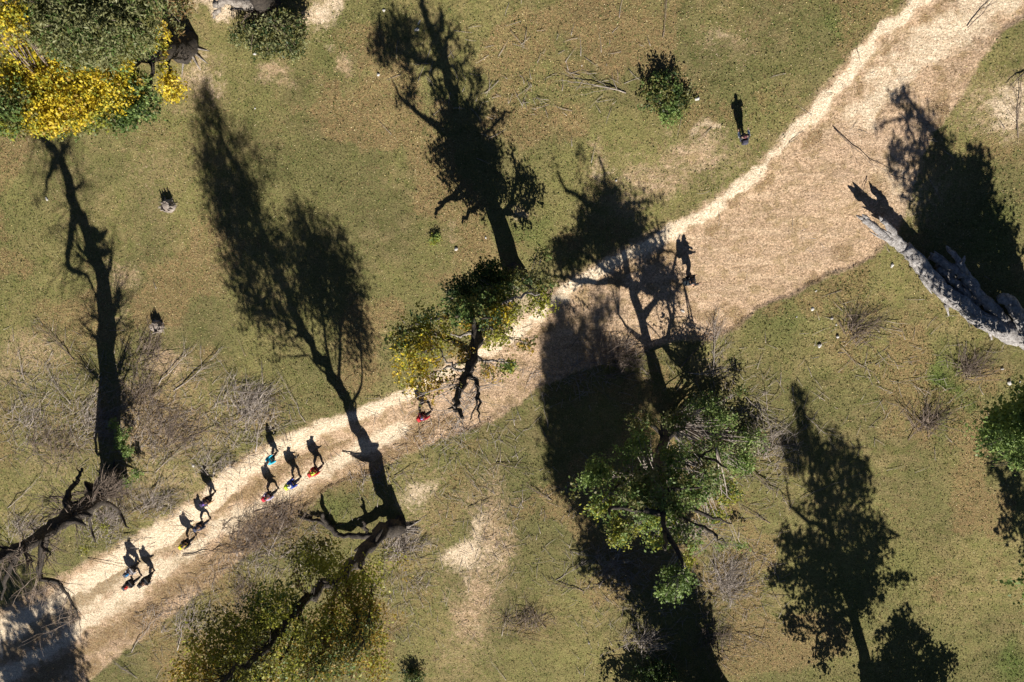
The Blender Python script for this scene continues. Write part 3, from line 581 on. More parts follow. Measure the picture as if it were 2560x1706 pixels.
# --- green tree in the lower middle
def tree_green():
    B = (1672, 1050)
    t = tree("leafy_tree", "round leafy green tree in the lower middle with a few bare dead limbs", B)
    nodes = [PG(B), TRI((1668, 1100), (1625, 880)), TRI((1672, 1170), (1560, 720)), TRI((1690, 1250), (1520, 600)), TRI((1705, 1320), (1480, 500)), TRI((1712, 1370), (1458, 400))]
    tp, _ = limb_mesh(t, "trunk", nodes, .42, .06, flare=.3, knots=3, rough=.2, pw=.6); h = [n[2] for n in nodes]; pts = [tp]
    for a in ([nodes[3], PI((1735, 1310), h[3]+.6), PI((1790, 1335), h[3]+1.1), PI((1815, 1360), h[3]+1.3)], [nodes[2], PI((1620, 1170), h[2]), PI((1560, 1185), h[2]+.3), PI((1500, 1195), h[2]+.4)], [nodes[2], PI((1740, 1140), h[2]-.8), PI((1790, 1120), 5.6)], [nodes[1], PI((1720, 1050), h[1]), PI((1760, 1020), h[1]+1.5)],
              [nodes[1], PI((1620, 1060), h[1]), PI((1580, 1040), h[1]+.5)], [nodes[4], PI((1705, 1400), h[4]+1), PI((1690, 1450), h[4]+1.6)], [nodes[3], PI((1620, 1290), h[3]+.5), PI((1540, 1320), h[3]+.6)], [nodes[3], PI((1770, 1290), h[3]), PI((1830, 1310), h[3])]):
        p, _ = limb_mesh(t, "limb", a, .16, .03, rough=.3); pts.append(p)
    for a, b, c in (((1580, 760), (1650, 640), (1640, 540)), ((1560, 720), (1480, 650), (1430, 600)), ((1520, 600), (1560, 520), (1620, 500)), ((1500, 560), (1420, 480), (1395, 430)), ((1600, 820), (1680, 700), (1700, 590)), ((1560, 720), (1440, 700), (1370, 690))):
        pa = tp[int(np.argmin([np.linalg.norm(PS(a, q[2])-q) for q in tp]))]; p, _ = limb_mesh(t, "limb", [pa, VT(B, b), VT(B, c)], .17, .04, rough=.3); pts.append(p)
    allp = np.concatenate(pts); lv = Leaves(); T = Tubes()
    vis = [(1500, 1170, 6.5, .9, .7, .5, ['lgreen', 'lgreen', 'green'], 420), (1480, 1200, 6.6, .7, .4, .4, ['lgreen'], 300), (1515, 1265, 6.8, 1.1, .6, .6, ['ygreen', 'lgreen'], 600), (1590, 1250, 6.6, 1.2, 1.0, .7, ['lgreen', 'willow', 'green'], 850), (1560, 1320, 7.5, 1.1, .6, .6, ['ygreen', 'lgreen', 'olive'], 480), (1545, 1355, 7.8, .6, .4, .4, ['ygreen', 'lgreen'], 160),
           (1640, 1300, 7.6, 1.2, .8, .7, ['ygreen', 'lgreen', 'lgreen'], 700), (1620, 1200, 6, 1.0, .8, .7, ['willow', 'green'], 600), (1600, 1110, 5, 1.1, .9, .7, ['green', 'lgreen'], 520), (1600, 1055, 4.4, .9, .6, .5, ['olive', 'green', 'willow'], 280), (1690, 1050, 4.2, 1.0, .6, .6, ['olive', 'willow', 'green'], 520), (1760, 1010, 4.2, 1.1, .6, .7, ['green', 'willow', 'lgreen'], 600),
           (1800, 1050, 4.6, 1.1, .8, .7, ['green', 'willow', 'lgreen'], 600), (1850, 980, 4.4, .6, .3, .4, ['green', 'olive'], 140), (1870, 1100, 5.0, 1.1, .9, .7, ['willow', 'green', 'lgreen'], 800), (1850, 1160, 5.6, 1.0, .8, .7, ['green', 'lgreen'], 700), (1780, 1130, 5.4, 1.2, .9, .8, ['willow', 'green', 'lgreen'], 900), (1760, 1200, 6.2, 1.2, .9, .8, ['green', 'willow', 'lgreen'], 900),
           (1820, 1230, 6.4, .8, .8, .6, ['green', 'ygreen'], 480), (1730, 1230, 6.8, 1.0, .9, .7, ['green', 'lgreen'], 700), (1780, 1290, 7, .9, .5, .5, ['green', 'ygreen'], 380), (1680, 1200, 6, .5, 1.0, .7, ['green'], 260), (1700, 1330, 8, .8, .5, .5, ['green', 'willow'], 300), (1655, 1350, 8.2, .9, .4, .5, ['lgreen', 'ygreen'], 260), (1735, 1365, 8.5, .4, .3, .4, ['lgreen'], 120),
           (1690, 1440, 9.2, .7, .6, .6, ['green', 'lgreen'], 380), (1680, 1480, 9.6, .8, .5, .5, ['lgreen', 'green'], 380), (1715, 1450, 9.3, .4, .7, .5, ['green'], 180), (1720, 1400, 9, .3, .5, .4, ['ygreen'], 90), (1850, 1365, 8, .5, .25, .3, ['lgreen'], 70), (1800, 1360, 8, .5, .3, .3, ['lgreen', 'olive'], 80), (1565, 1140, 5.6, .5, .5, .5, ['green'], 120), (1685, 1140, 5, .8, .8, .6, ['green', 'lgreen'], 420), (1700, 1260, 7, .8, .8, .6, ['lgreen', 'lgreen', 'willow'], 420), (1655, 1240, 6, .7, .7, .6, ['lgreen', 'willow'], 300)]
    SY = {(1500, 1170): 640, (1480, 1200): 620, (1515, 1265): 640, (1590, 1250): 560, (1560, 1320): 600, (1545, 1355): 620, (1640, 1300): 600, (1620, 1200): 540, (1600, 1110): 620, (1600, 1055): 680, (1690, 1050): 700, (1760, 1010): 930, (1800, 1050): 960, (1850, 980): 925, (1870, 1100): 1040, (1850, 1160): 1090, (1780, 1130): 860, (1760, 1200): 720, (1820, 1230): 1010, (1730, 1230): 640, (1780, 1290): 900, (1680, 1200): 560, (1700, 1330): 560, (1655, 1350): 520, (1735, 1365): 640, (1690, 1440): 500, (1680, 1480): 480, (1715, 1450): 520, (1720, 1400): 560, (1850, 1365): 1290, (1800, 1360): 1290, (1565, 1140): 560, (1685, 1140): 560, (1700, 1260): 560, (1655, 1240): 520}
    for x, y, hh, a, b, c, pl, n in vis:
        hh = HS((x, y), SY.get((x, y), 600))
        cc = lv.clump(PI((x, y), hh), (a, b, c), n, pl, .14, .26, 11, .5); crown_twigs(T, allp, list(cc[::6]), .035)
    for x, y, rx, ry, dn in [(1395, 425, 22, 25, .6), (1455, 400, 20, 45, .8), (1460, 480, 35, 50, 1.1), (1430, 580, 45, 50, .9), (1500, 540, 45, 50, 1.1), (1570, 510, 50, 45, .7), (1630, 500, 45, 40, .6), (1480, 640, 45, 50, 1.2), (1655, 590, 30, 50, .8), (1640, 700, 40, 60, .8), (1660, 800, 35, 60, .7), (1370, 690, 40, 30, .9), (1590, 600, 50, 40, .7), (1420, 690, 50, 40, .7), (1440, 770, 50, 40, .6)]:
        c = VT(B, (x, y)); a = PI((x+rx, y)); b = PI((x, y+ry)); o = PI((x, y)); ra = abs((a-o) @ SD); rv = abs((b-o) @ HZ)*TE
        lv.clump(c, (ra, .8, rv), int(55*dn*ra*rv*3.1), ['olive', 'green'], .16, .28, 10, .6)
    for i in range(40):
        p = PI((1730+rng.normal(0, 25), 1315+rng.normal(0, 12)), 8.2); e = PI((1760+rng.normal(0, 60), 1345+rng.normal(0, 28)), 8.6); add_branch(T, p, e, .03, 3, .6, .1, depth=0)
    T.build("twigs", M_TWIG, t); lv.build(t)
tree_green()

# --- trees of the upper left corner
def tree_yellow():
    B = (462, 118)
    t = tree("yellow_tree", "bright yellow autumn tree filling the upper left corner below the pale one", B)
    nodes = [PG(B), PI((425, 122), 2.0), PI((370, 135), 4.0), PI((310, 150), 5.2), PI((240, 165), 6.2), PI((150, 175), 7.2), PI((60, 185), 8.0)]
    tp, _ = limb_mesh(t, "trunk", nodes, .7, .12, flare=.4, knots=2, rough=.2); pts = [tp]
    up, _ = limb_mesh(t, "limb", [nodes[1]+[0, 0, -.4], VT(B, (425, 40)), VT(B, (405, -40)), VT(B, (380, -160))], .6, .3, rough=.15)
    for a in ([nodes[3], PI((280, 210), 6), PI((260, 280), 6.4)], [nodes[4], PI((180, 230), 7), PI((140, 290), 7.4)], [nodes[2], PI((380, 190), 4.5), PI((330, 270), 5)], [nodes[5], PI((90, 240), 8), PI((40, 280), 8.5)], [nodes[1], PI((420, 160), 2.6), PI((420, 210), 2.8)]):
        p, _ = limb_mesh(t, "limb", a, .2, .04, rough=.3); pts.append(p)
    allp = np.concatenate(pts); lv = Leaves(); T = Tubes()
    Y = ['yellow', 'yellow', 'yellow', 'yellow', 'ygreen', 'gold', 'ygreen']
    for x, y, hh, a, b, c, pl, n in [(60, 150, 8, 1.6, 1.2, 1, Y+['ygreen', 'ygreen'], 1500), (40, 210, 8, 1.3, 1.4, 1, Y, 1300), (120, 220, 7.6, 2.0, 1.6, 1, Y, 2600), (200, 190, 7, 2.0, 1.4, 1, Y+['ygreen'], 2400), (280, 180, 6.4, 1.6, 1.1, 1, Y+['green'], 1500), (100, 280, 8, 1.6, 1.1, .9, Y, 1600), (180, 270, 7.4, 1.8, 1.2, .9, Y, 2000),
            (250, 240, 6.8, 1.6, 1.2, 1, Y, 1700), (310, 220, 6, 1.0, .9, .8, Y+['gold'], 700), (120, 310, 8, 1.0, .6, .7, Y+['gold'], 600), (340, 240, 5.6, 1.1, 1.4, 1, ['green', 'dgreen', 'lgreen'], 1700), (310, 290, 6, 1.3, .8, .8, ['green', 'dgreen', 'green'], 1100), (240, 300, 6.6, 1.3, .6, .7, ['green', 'olive', 'ygreen'], 800), (160, 330, 7, .8, .5, .5, ['olive', 'green'], 260),
            (20, 270, 9, 1.3, 1.6, 1, ['green', 'olive', 'green'], 1300), (10, 320, 9, 1.0, .5, .7, ['ygreen', 'olive'], 320), (420, 200, 3, .7, .9, .7, Y, 380), (400, 90, 3.8, .5, .5, .5, Y, 90), (405, 65, 3.8, .3, .2, .3, ['gold', 'yellow'], 60), (375, 110, 4.2, .5, .4, .4, Y, 130), (430, 240, 2.6, .7, .5, .5, Y, 180), (400, 130, 3.4, .8, .5, .5, ['gold', 'ygreen'], 160),
            (20, 40, 10, 1.0, 1.4, 1, Y+['ygreen'], 1000), (300, 130, 6, 1, .5, .5, ['ygreen', 'olive'], 350), (455, 220, 2.2, .5, .3, .3, ['yellow'], 50)]:
        cc = lv.clump(PI((x, y), hh), (a, b, c), n, pl, .15, .26, 12, .6); crown_twigs(T, allp, list(cc[::12]), .04)
    T.build("twigs", M_TWIGD, t); lv.build(t); roots(t, B, 6, .08, 1.5, M_PALE, -1.8, .2)
tree_yellow()
def tree_pale():
    B = np.array(PI((330, -150)))
    t = tree("pale_willow_tree", "pale green willow crowned tree at the top edge above the yellow crown", B)
    tp, _ = limb_mesh(t, "trunk", [B, PI((290, -90), 3), PI((250, -10), 6), PI((220, 60), 8.5)], .5, .1, flare=.4); lv = Leaves(); T = Tubes()
    for x, y, hh, a, b, c, n in [(110, 20, 9, 1.8, 1.5, 1.2, 2200), (200, 20, 9, 1.8, 1.5, 1.2, 2400), (290, 10, 8.6, 1.8, 1.4, 1.2, 2200), (340, 50, 8, 1.3, 1.2, 1, 1500), (150, 80, 9.4, 1.7, 1.2, 1, 2000), (240, 80, 9.6, 1.8, 1.3, 1, 2300), (310, 95, 8.4, 1.6, 1.1, 1, 1700), (200, 130, 9.4, 1.6, .8, .9, 1400), (270, 135, 8.8, 1.5, .7, .8, 1200), (360, 110, 7.4, .8, .6, .6, 500), (100, 70, 9, 1, 1, 1, 700), (450, 15, 3.0, .9, .8, .6, 350), (350, -20, 8, 1.8, 1.2, 1, 900), (440, 60, 2, .5, .8, .4, 120)]:
        cc = lv.clump(PI((x, y), hh), (a, b, c), n, ['willow', 'willow', 'olive', 'willow', 'green'] if n > 400 else ['olive', 'willow', 'brown'], .19, .28, 12, .6); crown_twigs(T, tp, list(cc[::14]), .04)
    T.build("twigs", M_TWIGD, t); lv.build(t, asp=.32)
tree_pale()
def tree_top():
    B = (665, 18)
    t = tree("sprouting_tree", "tree at the top edge with low dull green sprouts and pale split base", B)
    limb_mesh(t, "trunk", [PG(B), VT(B, (660, -60)), VT(B, (640, -180))], .75, .45, flare=.3, rough=.2)
    limb_mesh(t, "limb", [PG(B)+[0, 0, .4], PI((610, 10), 1.0), PI((570, 2), 1.1), PI((535, 12), .8)], .42, .16, M_PALE, rough=.3)
    limb_mesh(t, "limb", [PI((560, 8), .9), PI((545, 25), .8), PI((533, 45), .5)], .2, .06, M_PALE, rough=.3)
    lv = Leaves(); T = Tubes(); T.add([PG(B), PI((680, 50), 1.2)], [.1, .04]); W = ['olive', 'willow', 'dgreen', 'willow']
    for x, y, a, b, n in [(660, 80, 1.5, .9, 1100), (720, 90, 1.2, 1.1, 1000), (620, 80, 1.0, .7, 500), (700, 50, 1.0, .6, 500), (680, 120, 1.3, .6, 650), (740, 130, .7, .5, 250), (590, 95, .6, .6, 160), (750, 70, .5, .7, 220)]:
        cc = lv.clump(PI((x, y), 1.3), (a, b, .7), n, W, .16, .24, 12, .6); crown_twigs(T, np.array([PG(B)+[0, 0, .8]]*2), list(cc[::8]), .04)
    T.build("twigs", M_TWIGD, t); lv.build(t, asp=.4); roots(t, B, 6, .12, 1.8, M_PALE, 2.4, 6.0)
tree_top()

# --- trees outside the frame that throw the long shadows
shadow_tree("shade_tree", "dense tree below the bottom edge whose broad shadow covers the lower middle", (1795, 1745), [(1740, 1600), (1680, 1450), (1600, 1250), (1500, 1050), (1420, 820)],
            [[(1640, 1350), (1560, 1300), (1480, 1380)], [(1560, 1150), (1440, 1050), (1390, 960)]],
            [(1405, 790, 28, 45, 1.3), (1410, 870, 40, 60, 1.6), (1430, 960, 80, 90, 2.4), (1450, 1070, 105, 90, 2.4), (1480, 1170, 110, 90, 2.4), (1560, 1260, 130, 90, 2.4), (1400, 900, 45, 70, 2.2), (1550, 960, 70, 90, 2.0), (1600, 1180, 80, 90, 2.0), (1560, 1370, 90, 60, 1.8), (1650, 1440, 80, 60, 1.8), (1430, 1180, 55, 80, 1.7), (1560, 1060, 70, 80, 1.6), (1620, 1350, 100, 70, 1.7), (1520, 1400, 80, 50, .9), (1480, 1370, 45, 45, .8), (1590, 1450, 70, 50, 1.0), (1680, 1450, 70, 60, 1.6), (1720, 1540, 70, 80, 1.6), (1640, 1530, 80, 50, 1.2), (1580, 1670, 80, 45, 1.3), (1690, 1630, 70, 70, 1.6), (1760, 1640, 40, 60, 1.2), (1640, 1000, 40, 60, .9), (1680, 1250, 60, 80, 1.0), (1510, 780, 50, 50, .5), (1490, 850, 50, 60, .9)], .85, 42)
shadow_tree("shade_tree", "tall clumpy tree below the bottom edge, left of the two shading the lower right", (2180, 1770), [(2150, 1600), (2120, 1480), (2080, 1330), (2030, 1180), (2000, 1000)],
            [[(2140, 1560), (2060, 1480), (2000, 1420)], [(2100, 1400), (2180, 1360), (2250, 1340)], [(2080, 1330), (1990, 1280), (1960, 1190)], [(2130, 1520), (2050, 1580), (2040, 1650)]],
            [(1998, 985, 16, 35, 1), (2012, 1060, 32, 50, 1.1), (2050, 1130, 60, 50, 1.2), (1985, 1130, 45, 50, 1.0), (2110, 1170, 60, 60, 1.1), (2060, 1240, 70, 50, 1), (2150, 1210, 35, 60, .9), (2120, 1310, 80, 50, 1.0), (2190, 1360, 40, 60, .9), (1965, 1350, 22, 30, 1.2), (2040, 1380, 80, 50, 1.4), (2110, 1420, 90, 60, 1.7), (1970, 1440, 45, 35, 1.1), (2060, 1490, 70, 60, 1.3), (2235, 1445, 50, 12, 1.1), (1990, 1560, 35, 40, .9), (2090, 1580, 50, 50, 1.1), (2060, 1650, 25, 45, .7), (1930, 1450, 18, 14, 1.0), (2160, 1480, 50, 60, 1.4)], .4, 40)
shadow_tree("shade_tree", "bushy tree below the bottom edge, right of the two shading the lower right", (2290, 1830), [(2280, 1720), (2265, 1620), (2250, 1540)], [[(2280, 1720), (2330, 1640), (2370, 1610)]],
            [(2255, 1560, 35, 35, 1.4), (2240, 1630, 60, 55, 1.8), (2300, 1600, 30, 40, 1.2), (2320, 1680, 60, 50, 1.7), (2220, 1700, 60, 50, 1.7), (2370, 1640, 25, 20, 1.2), (2170, 1680, 25, 25, 1.2)], .35, 40)
shadow_tree("edge_tree", "vivid green leafy tree at the right edge, its trunk outside the frame", (2610, 915), [(2580, 780), (2530, 640), (2440, 480), (2330, 330), (2265, 250)],
            [[(2440, 480), (2400, 470), (2360, 480)]],
            [(2250, 235, 22, 24, .9), (2275, 300, 34, 34, .6), (2325, 330, 34, 44, .6), (2200, 325, 8, 10, .6), (2260, 400, 55, 50, .8), (2350, 400, 55, 60, 1.1), (2330, 470, 70, 40, 1.0), (2430, 430, 50, 60, 1.7), (2390, 510, 110, 70, 2.2), (2330, 590, 80, 60, 2.0), (2440, 610, 110, 70, 2.2), (2500, 680, 60, 60, 1.3), (2440, 700, 60, 40, 1.2), (2520, 600, 25, 40, .8), (2240, 460, 30, 40, .5), (2560, 740, 40, 50, 1.0)], .45, 52, ('lgreen', 'lgreen', 'green'), .17, keep=(2560, 1095, 78, 72))
shadow_tree("shade_tree", "tree outside the right edge shading the grass near the lower right border", (2740, 1600), [(2700, 1480), (2620, 1350), (2540, 1240), (2490, 1170)], [[(2620, 1350), (2590, 1300), (2530, 1310)]],
            [(2490, 1170, 25, 30, .8), (2530, 1210, 40, 40, 1.0), (2560, 1270, 50, 45, 1.2), (2520, 1320, 30, 30, .6), (2600, 1340, 50, 50, 1.2), (2570, 1370, 30, 25, .6)], .4, 40)
shadow_tree("shade_tree", "tree beyond the lower left corner shading the track's end", (40, 1980), [(50, 1850), (70, 1700), (90, 1560)], [[(50, 1850), (10, 1700), (0, 1600)], [(60, 1750), (140, 1680), (160, 1600)]],
            [(110, 1480, 60, 35, .45), (60, 1530, 90, 45, .6), (150, 1560, 60, 45, .7), (90, 1620, 120, 50, 1.2), (160, 1660, 60, 60, 1.5), (40, 1690, 90, 60, 1.3), (120, 1730, 100, 60, 1.5), (10, 1480, 50, 60, 1.0), (20, 1410, 40, 50, .9)], .45, 40, h_shift=6.5)

# low crown breaking into the frame at the bottom
def bush(name, label, px, r, h, pal, n, cat="bush", size=.12, extra=()):
    o = tree(name, label, px, cat); lv = Leaves(); T = Tubes(); b = PG(px)
    cc = lv.clump(b+[0, 0, h*.5], (r, r*.9, h*.5), n, pal, size, .16, 12, .5)
    for dx, dy, rr, nn, pl in extra: cc = np.concatenate([cc, lv.clump(PI((px[0]+dx, px[1]+dy), h*.4), (rr, rr, h*.4), nn, pl, size, .15, 10, .6)])
    for c in cc[::5]: T.add(bez(b+rng.normal(0, .08, 3)*[1, 1, 0], (b+c)/2+[0, 0, .15], c, 5), np.linspace(.025, .008, 5), 4)
    T.build("stems", M_TWIGD, o); lv.build(o, "foliage"); return o
bush("evergreen_bush", "dark green round bush on open grass near the upper right track", (1655, 228), 1.25, 1.0, ['dgreen', 'olive', 'green'], 1500, extra=[(35, 25, .7, 500, ['dgreen', 'olive']), (20, 55, .7, 420, ['lgreen', 'green'])])
bush("small_bush", "tiny bright green weed tuft on the grass left of the centre tree", (1090, 597), .35, .45, ['lgreen', 'ygreen'], 330, size=.09)
bush("low_bush", "low dull green bush at the bottom edge right of the gold crown", (1035, 1685), .95, .8, ['olive', 'dgreen', 'green'], 900)
bush("low_bush", "dark leafy bush at the bottom edge inside the broad shadow", (1640, 1680), 1.6, 1.4, ['dgreen', 'green'], 1800)
bush("creeping_bush", "thin grey green scrub patch beside the dark round bush", (1715, 245), .55, .4, ['olive', 'willow'], 300)

# ------------------------------------------------------------------ stumps, log, stones
def stump(px, label, r=.38, h=.55):
    b = PG(px); o = empty("tree_stump", [float(v) for v in b], label, "stump", "stumps on the open grass")
    T = Tubes(); T.add([b+[0, 0, -.05], b+[0, 0, h*.4], b+[0, 0, h*.75]], [r*1.2, r, r*.9], 11, .16)
    for k in range(16):
        a = k*math.pi/8+rng.normal(0, .1); d = np.array([math.cos(a), math.sin(a), 0]); hh = h*(.75+.6*rng.random()); T.add([b+d*r*.8+[0, 0, h*.3], b+d*r*.85+[0, 0, hh]], [.10, .03], 5, .2)
    T.build("stump_wood", M_TWIG, o); T2 = Tubes()
    for k in range(26):
        a = rng.random()*6.28; d = np.array([math.cos(a), math.sin(a), 0]); T2.add([b+d*r*.6+[0, 0, .1], b+d*r*(1.1+rng.random()*.7)+[0, 0, .3*rng.random()], ], [.025, .01], 4)
    T2.build("splinters", M_TWIG, o)
stump((424, 515), "grey splintered stump on the grass right of the bare tree's long shadow top")
stump((397, 815), "grey splintered stump on the grass above the brushwood on the left")

def log():
    b = PI((2350, 720)); o = empty("fallen_log", [float(v) for v in b], "weathered silver fallen trunk with split forked end beside the track", "log")
    def A(*p): return [PI(q[:2], q[2]) for q in p]
    limb_mesh(o, "trunk", A((2262, 620, .75), (2300, 660, .70), (2350, 720, .6), (2400, 760, .55), (2450, 795, .55), (2510, 825, .6), (2570, 855, .6), (2640, 900, .6)), .36, .56, M_LOG, 14, .22, .03)
    limb_mesh(o, "limb", A((2158, 547, .95), (2185, 567, .9), (2215, 592, .85), (2262, 626, .75), (2300, 660, .7)), .16, .27, M_LOG, 10, .28, .02)
    limb_mesh(o, "limb", A((2205, 552, 1.05), (2225, 570, 1.0), (2250, 605, .85), (2280, 640, .75)), .13, .25, M_LOG, 10, .28, .02)
    limb_mesh(o, "limb", A((2330, 640, .55), (2380, 670, .6), (2410, 690, .6), (2450, 740, .6), (2490, 780, .6), (2530, 830, .6)), .18, .34, M_LOG, 10, .34, .03)
    limb_mesh(o, "limb", A((2345, 668, .4), (2370, 690, .42), (2400, 720, .4), (2450, 760, .4)), .22, .25, M_LOG, 8, .3, .03)
    limb_mesh(o, "limb", A((2500, 742, .8), (2530, 760, .8), (2555, 810, .7), (2575, 860, .6)), .28, .46, M_LOG, 10, .2, .03)
    limb_mesh(o, "limb", A((2372, 625, .7), (2395, 650, .7), (2412, 685, .62)), .10, .22, M_LOG, 8, .3, .02)
    T = Tubes()
    for a, c in (((2158, 547, .95), (2140, 538, 1.0)), ((2170, 548, .9), (2155, 536, 1.1)), ((2205, 552, 1.0), (2198, 540, 1.15)), ((2330, 640, .5), (2318, 650, .4)), ((2335, 640, .5), (2325, 632, .6)), ((2350, 655, .5), (2335, 670, .3)), ((2300, 690, .5), (2330, 735, .2)), ((2365, 760, .5), (2372, 790, .1)), ((2405, 660, .7), (2412, 640, .8)), ((2470, 820, .4), (2480, 850, .1)), ((2372, 625, .6), (2366, 615, .7))):
        T.add(A(a, ((a[0]+c[0])/2, (a[1]+c[1])/2, (a[2]+c[2])/2), c), [.12, .09, .03], 6, .3)
    ax = [(2175, 560, 1.1), (2240, 600, 1.05), (2300, 655, 1.0), (2350, 712, .95), (2400, 752, .9), (2450, 790, .95), (2510, 825, 1.0), (2560, 855, 1.1)]
    a2 = [(2335, 642, .7), (2380, 672, .8), (2420, 705, .8), (2455, 745, .85), (2490, 785, .9)]
    for k in range(70):                    # long torn strands of grey wood lying along the trunk
        c = ax if k % 3 else a2; i_ = rng.integers(0, len(c)-1); t_ = rng.random(); p_ = np.array(c[i_])*(1-t_)+np.array(c[i_+1])*t_; d_ = (np.array(c[i_+1])-np.array(c[i_])); d_ /= np.linalg.norm(d_)
        of = rng.normal(0, 6, 2); ln_ = rng.uniform(18, 55); q_ = p_+d_*ln_; z_ = p_[2]-abs(of[0])*.02-.08
        T.add(A((p_[0]+of[0], p_[1]+of[1], z_), ((p_[0]+q_[0])/2+of[0], (p_[1]+q_[1])/2+of[1], z_+.05), (q_[0]+of[0]+rng.normal(0, 3), q_[1]+of[1]+rng.normal(0, 3), z_-.05)), [.03, .06, .015], 5, .3)
    T.build("splinters", M_LOG, o)
log()

def stone(px, r, label, name="stone", grp=None):
    b = PG(px); r *= .75; bm = bmesh.new(); bmesh.ops.create_icosphere(bm, subdivisions=2, radius=r)
    sx, sy = .8+.5*random.random(), .7+.4*random.random()
    for v in bm.verts:
        n = 1+.28*math.sin(v.co.x*9/r*.3+px[0])+.22*math.cos(v.co.y*2.3/r+px[1]); v.co = Vector((v.co.x*sx*n, v.co.y*sy*n, max(-.3*r, v.co.z*.6*n)))
    me = bpy.data.meshes.new(name); bm.to_mesh(me); bm.free(); me.materials.append(M_STONE)
    o = bpy.data.objects.new(name, me); COL.objects.link(o); o.location = [b[0], b[1], b[2]+.3*r]; o.rotation_euler[2] = random.random()*6
    tag(o, label, "stone", grp or "pale stones lying on the ground")
for p, r, l in [((945, 187), .15, "white stone left of the centre tree's shadow top"), ((1140, 622), .17, "white stone near the bright green weed tuft"), ((1215, 595), .10, "small white stone beside the centre tree's trunk shadow"),
                ((1540, 452), .10, "small white stone right of the leafy tree's shadow tip"), ((2040, 728), .08, "small pale stone just below the track's bank on the right"), ((2048, 864), .17, "lilac grey stone on the grass under the right bank"),
                ((2094, 842), .13, "white stone at the lower end of the little stone scatter"), ((2080, 797), .11, "pale stone at the upper end of the little stone scatter"), ((2090, 812), .09, "small pale stone in the middle of the stone scatter"), ((2522, 958), .18, "bright white stone near the right edge on grass"),
                ((2505, 922), .10, "dull pale stone a little above the bright one by the right edge"), ((2230, 665), .18, "elongated cream stone at the foot of the fallen log"), ((117, 497), .13, "single white stone on green grass at the far left"), ((1742, 248), .17, "white stone right of the dark round bush"),
                ((483, 1165), .13, "white stone left of a hiker's head shadow"), ((506, 1168), .09, "small white stone at the edge of the topmost hiker shadow of the lower group"), ((535, 1181), .13, "cream stone on the upper edge of the track"), ((1472, 1608), .10, "tiny white stone on bottom grass by the broad shadow"),
                ((1042, 75), .17, "blue white stone inside the long shadow near the top edge"), ((961, 27), .10, "small white stone left of the long shadow near the top edge"), ((1048, 56), .12, "pale stone just above the blue white one in the shadow"), ((1045, 720), .0, ""), ((1707, 778), .12, "white stone on bare ground below the lone hiker"),
                ((2031, 773), .13, "half dark stone on the grass below the right bank"), ((1992, 792), .07, "tiny cream stone left of the half dark stone"), ((637, 136), .11, "slim pale chip under the sprouting tree"), ((638, 272), .07, "tiny pale stone above the tall shadow's right side"), ((2550, 955), .07, "smallest pale stone at the right edge"), ((1455, 165), .06, "tiny cream stone on open upper grass")]:
    if r > 0: stone(p, r, l)

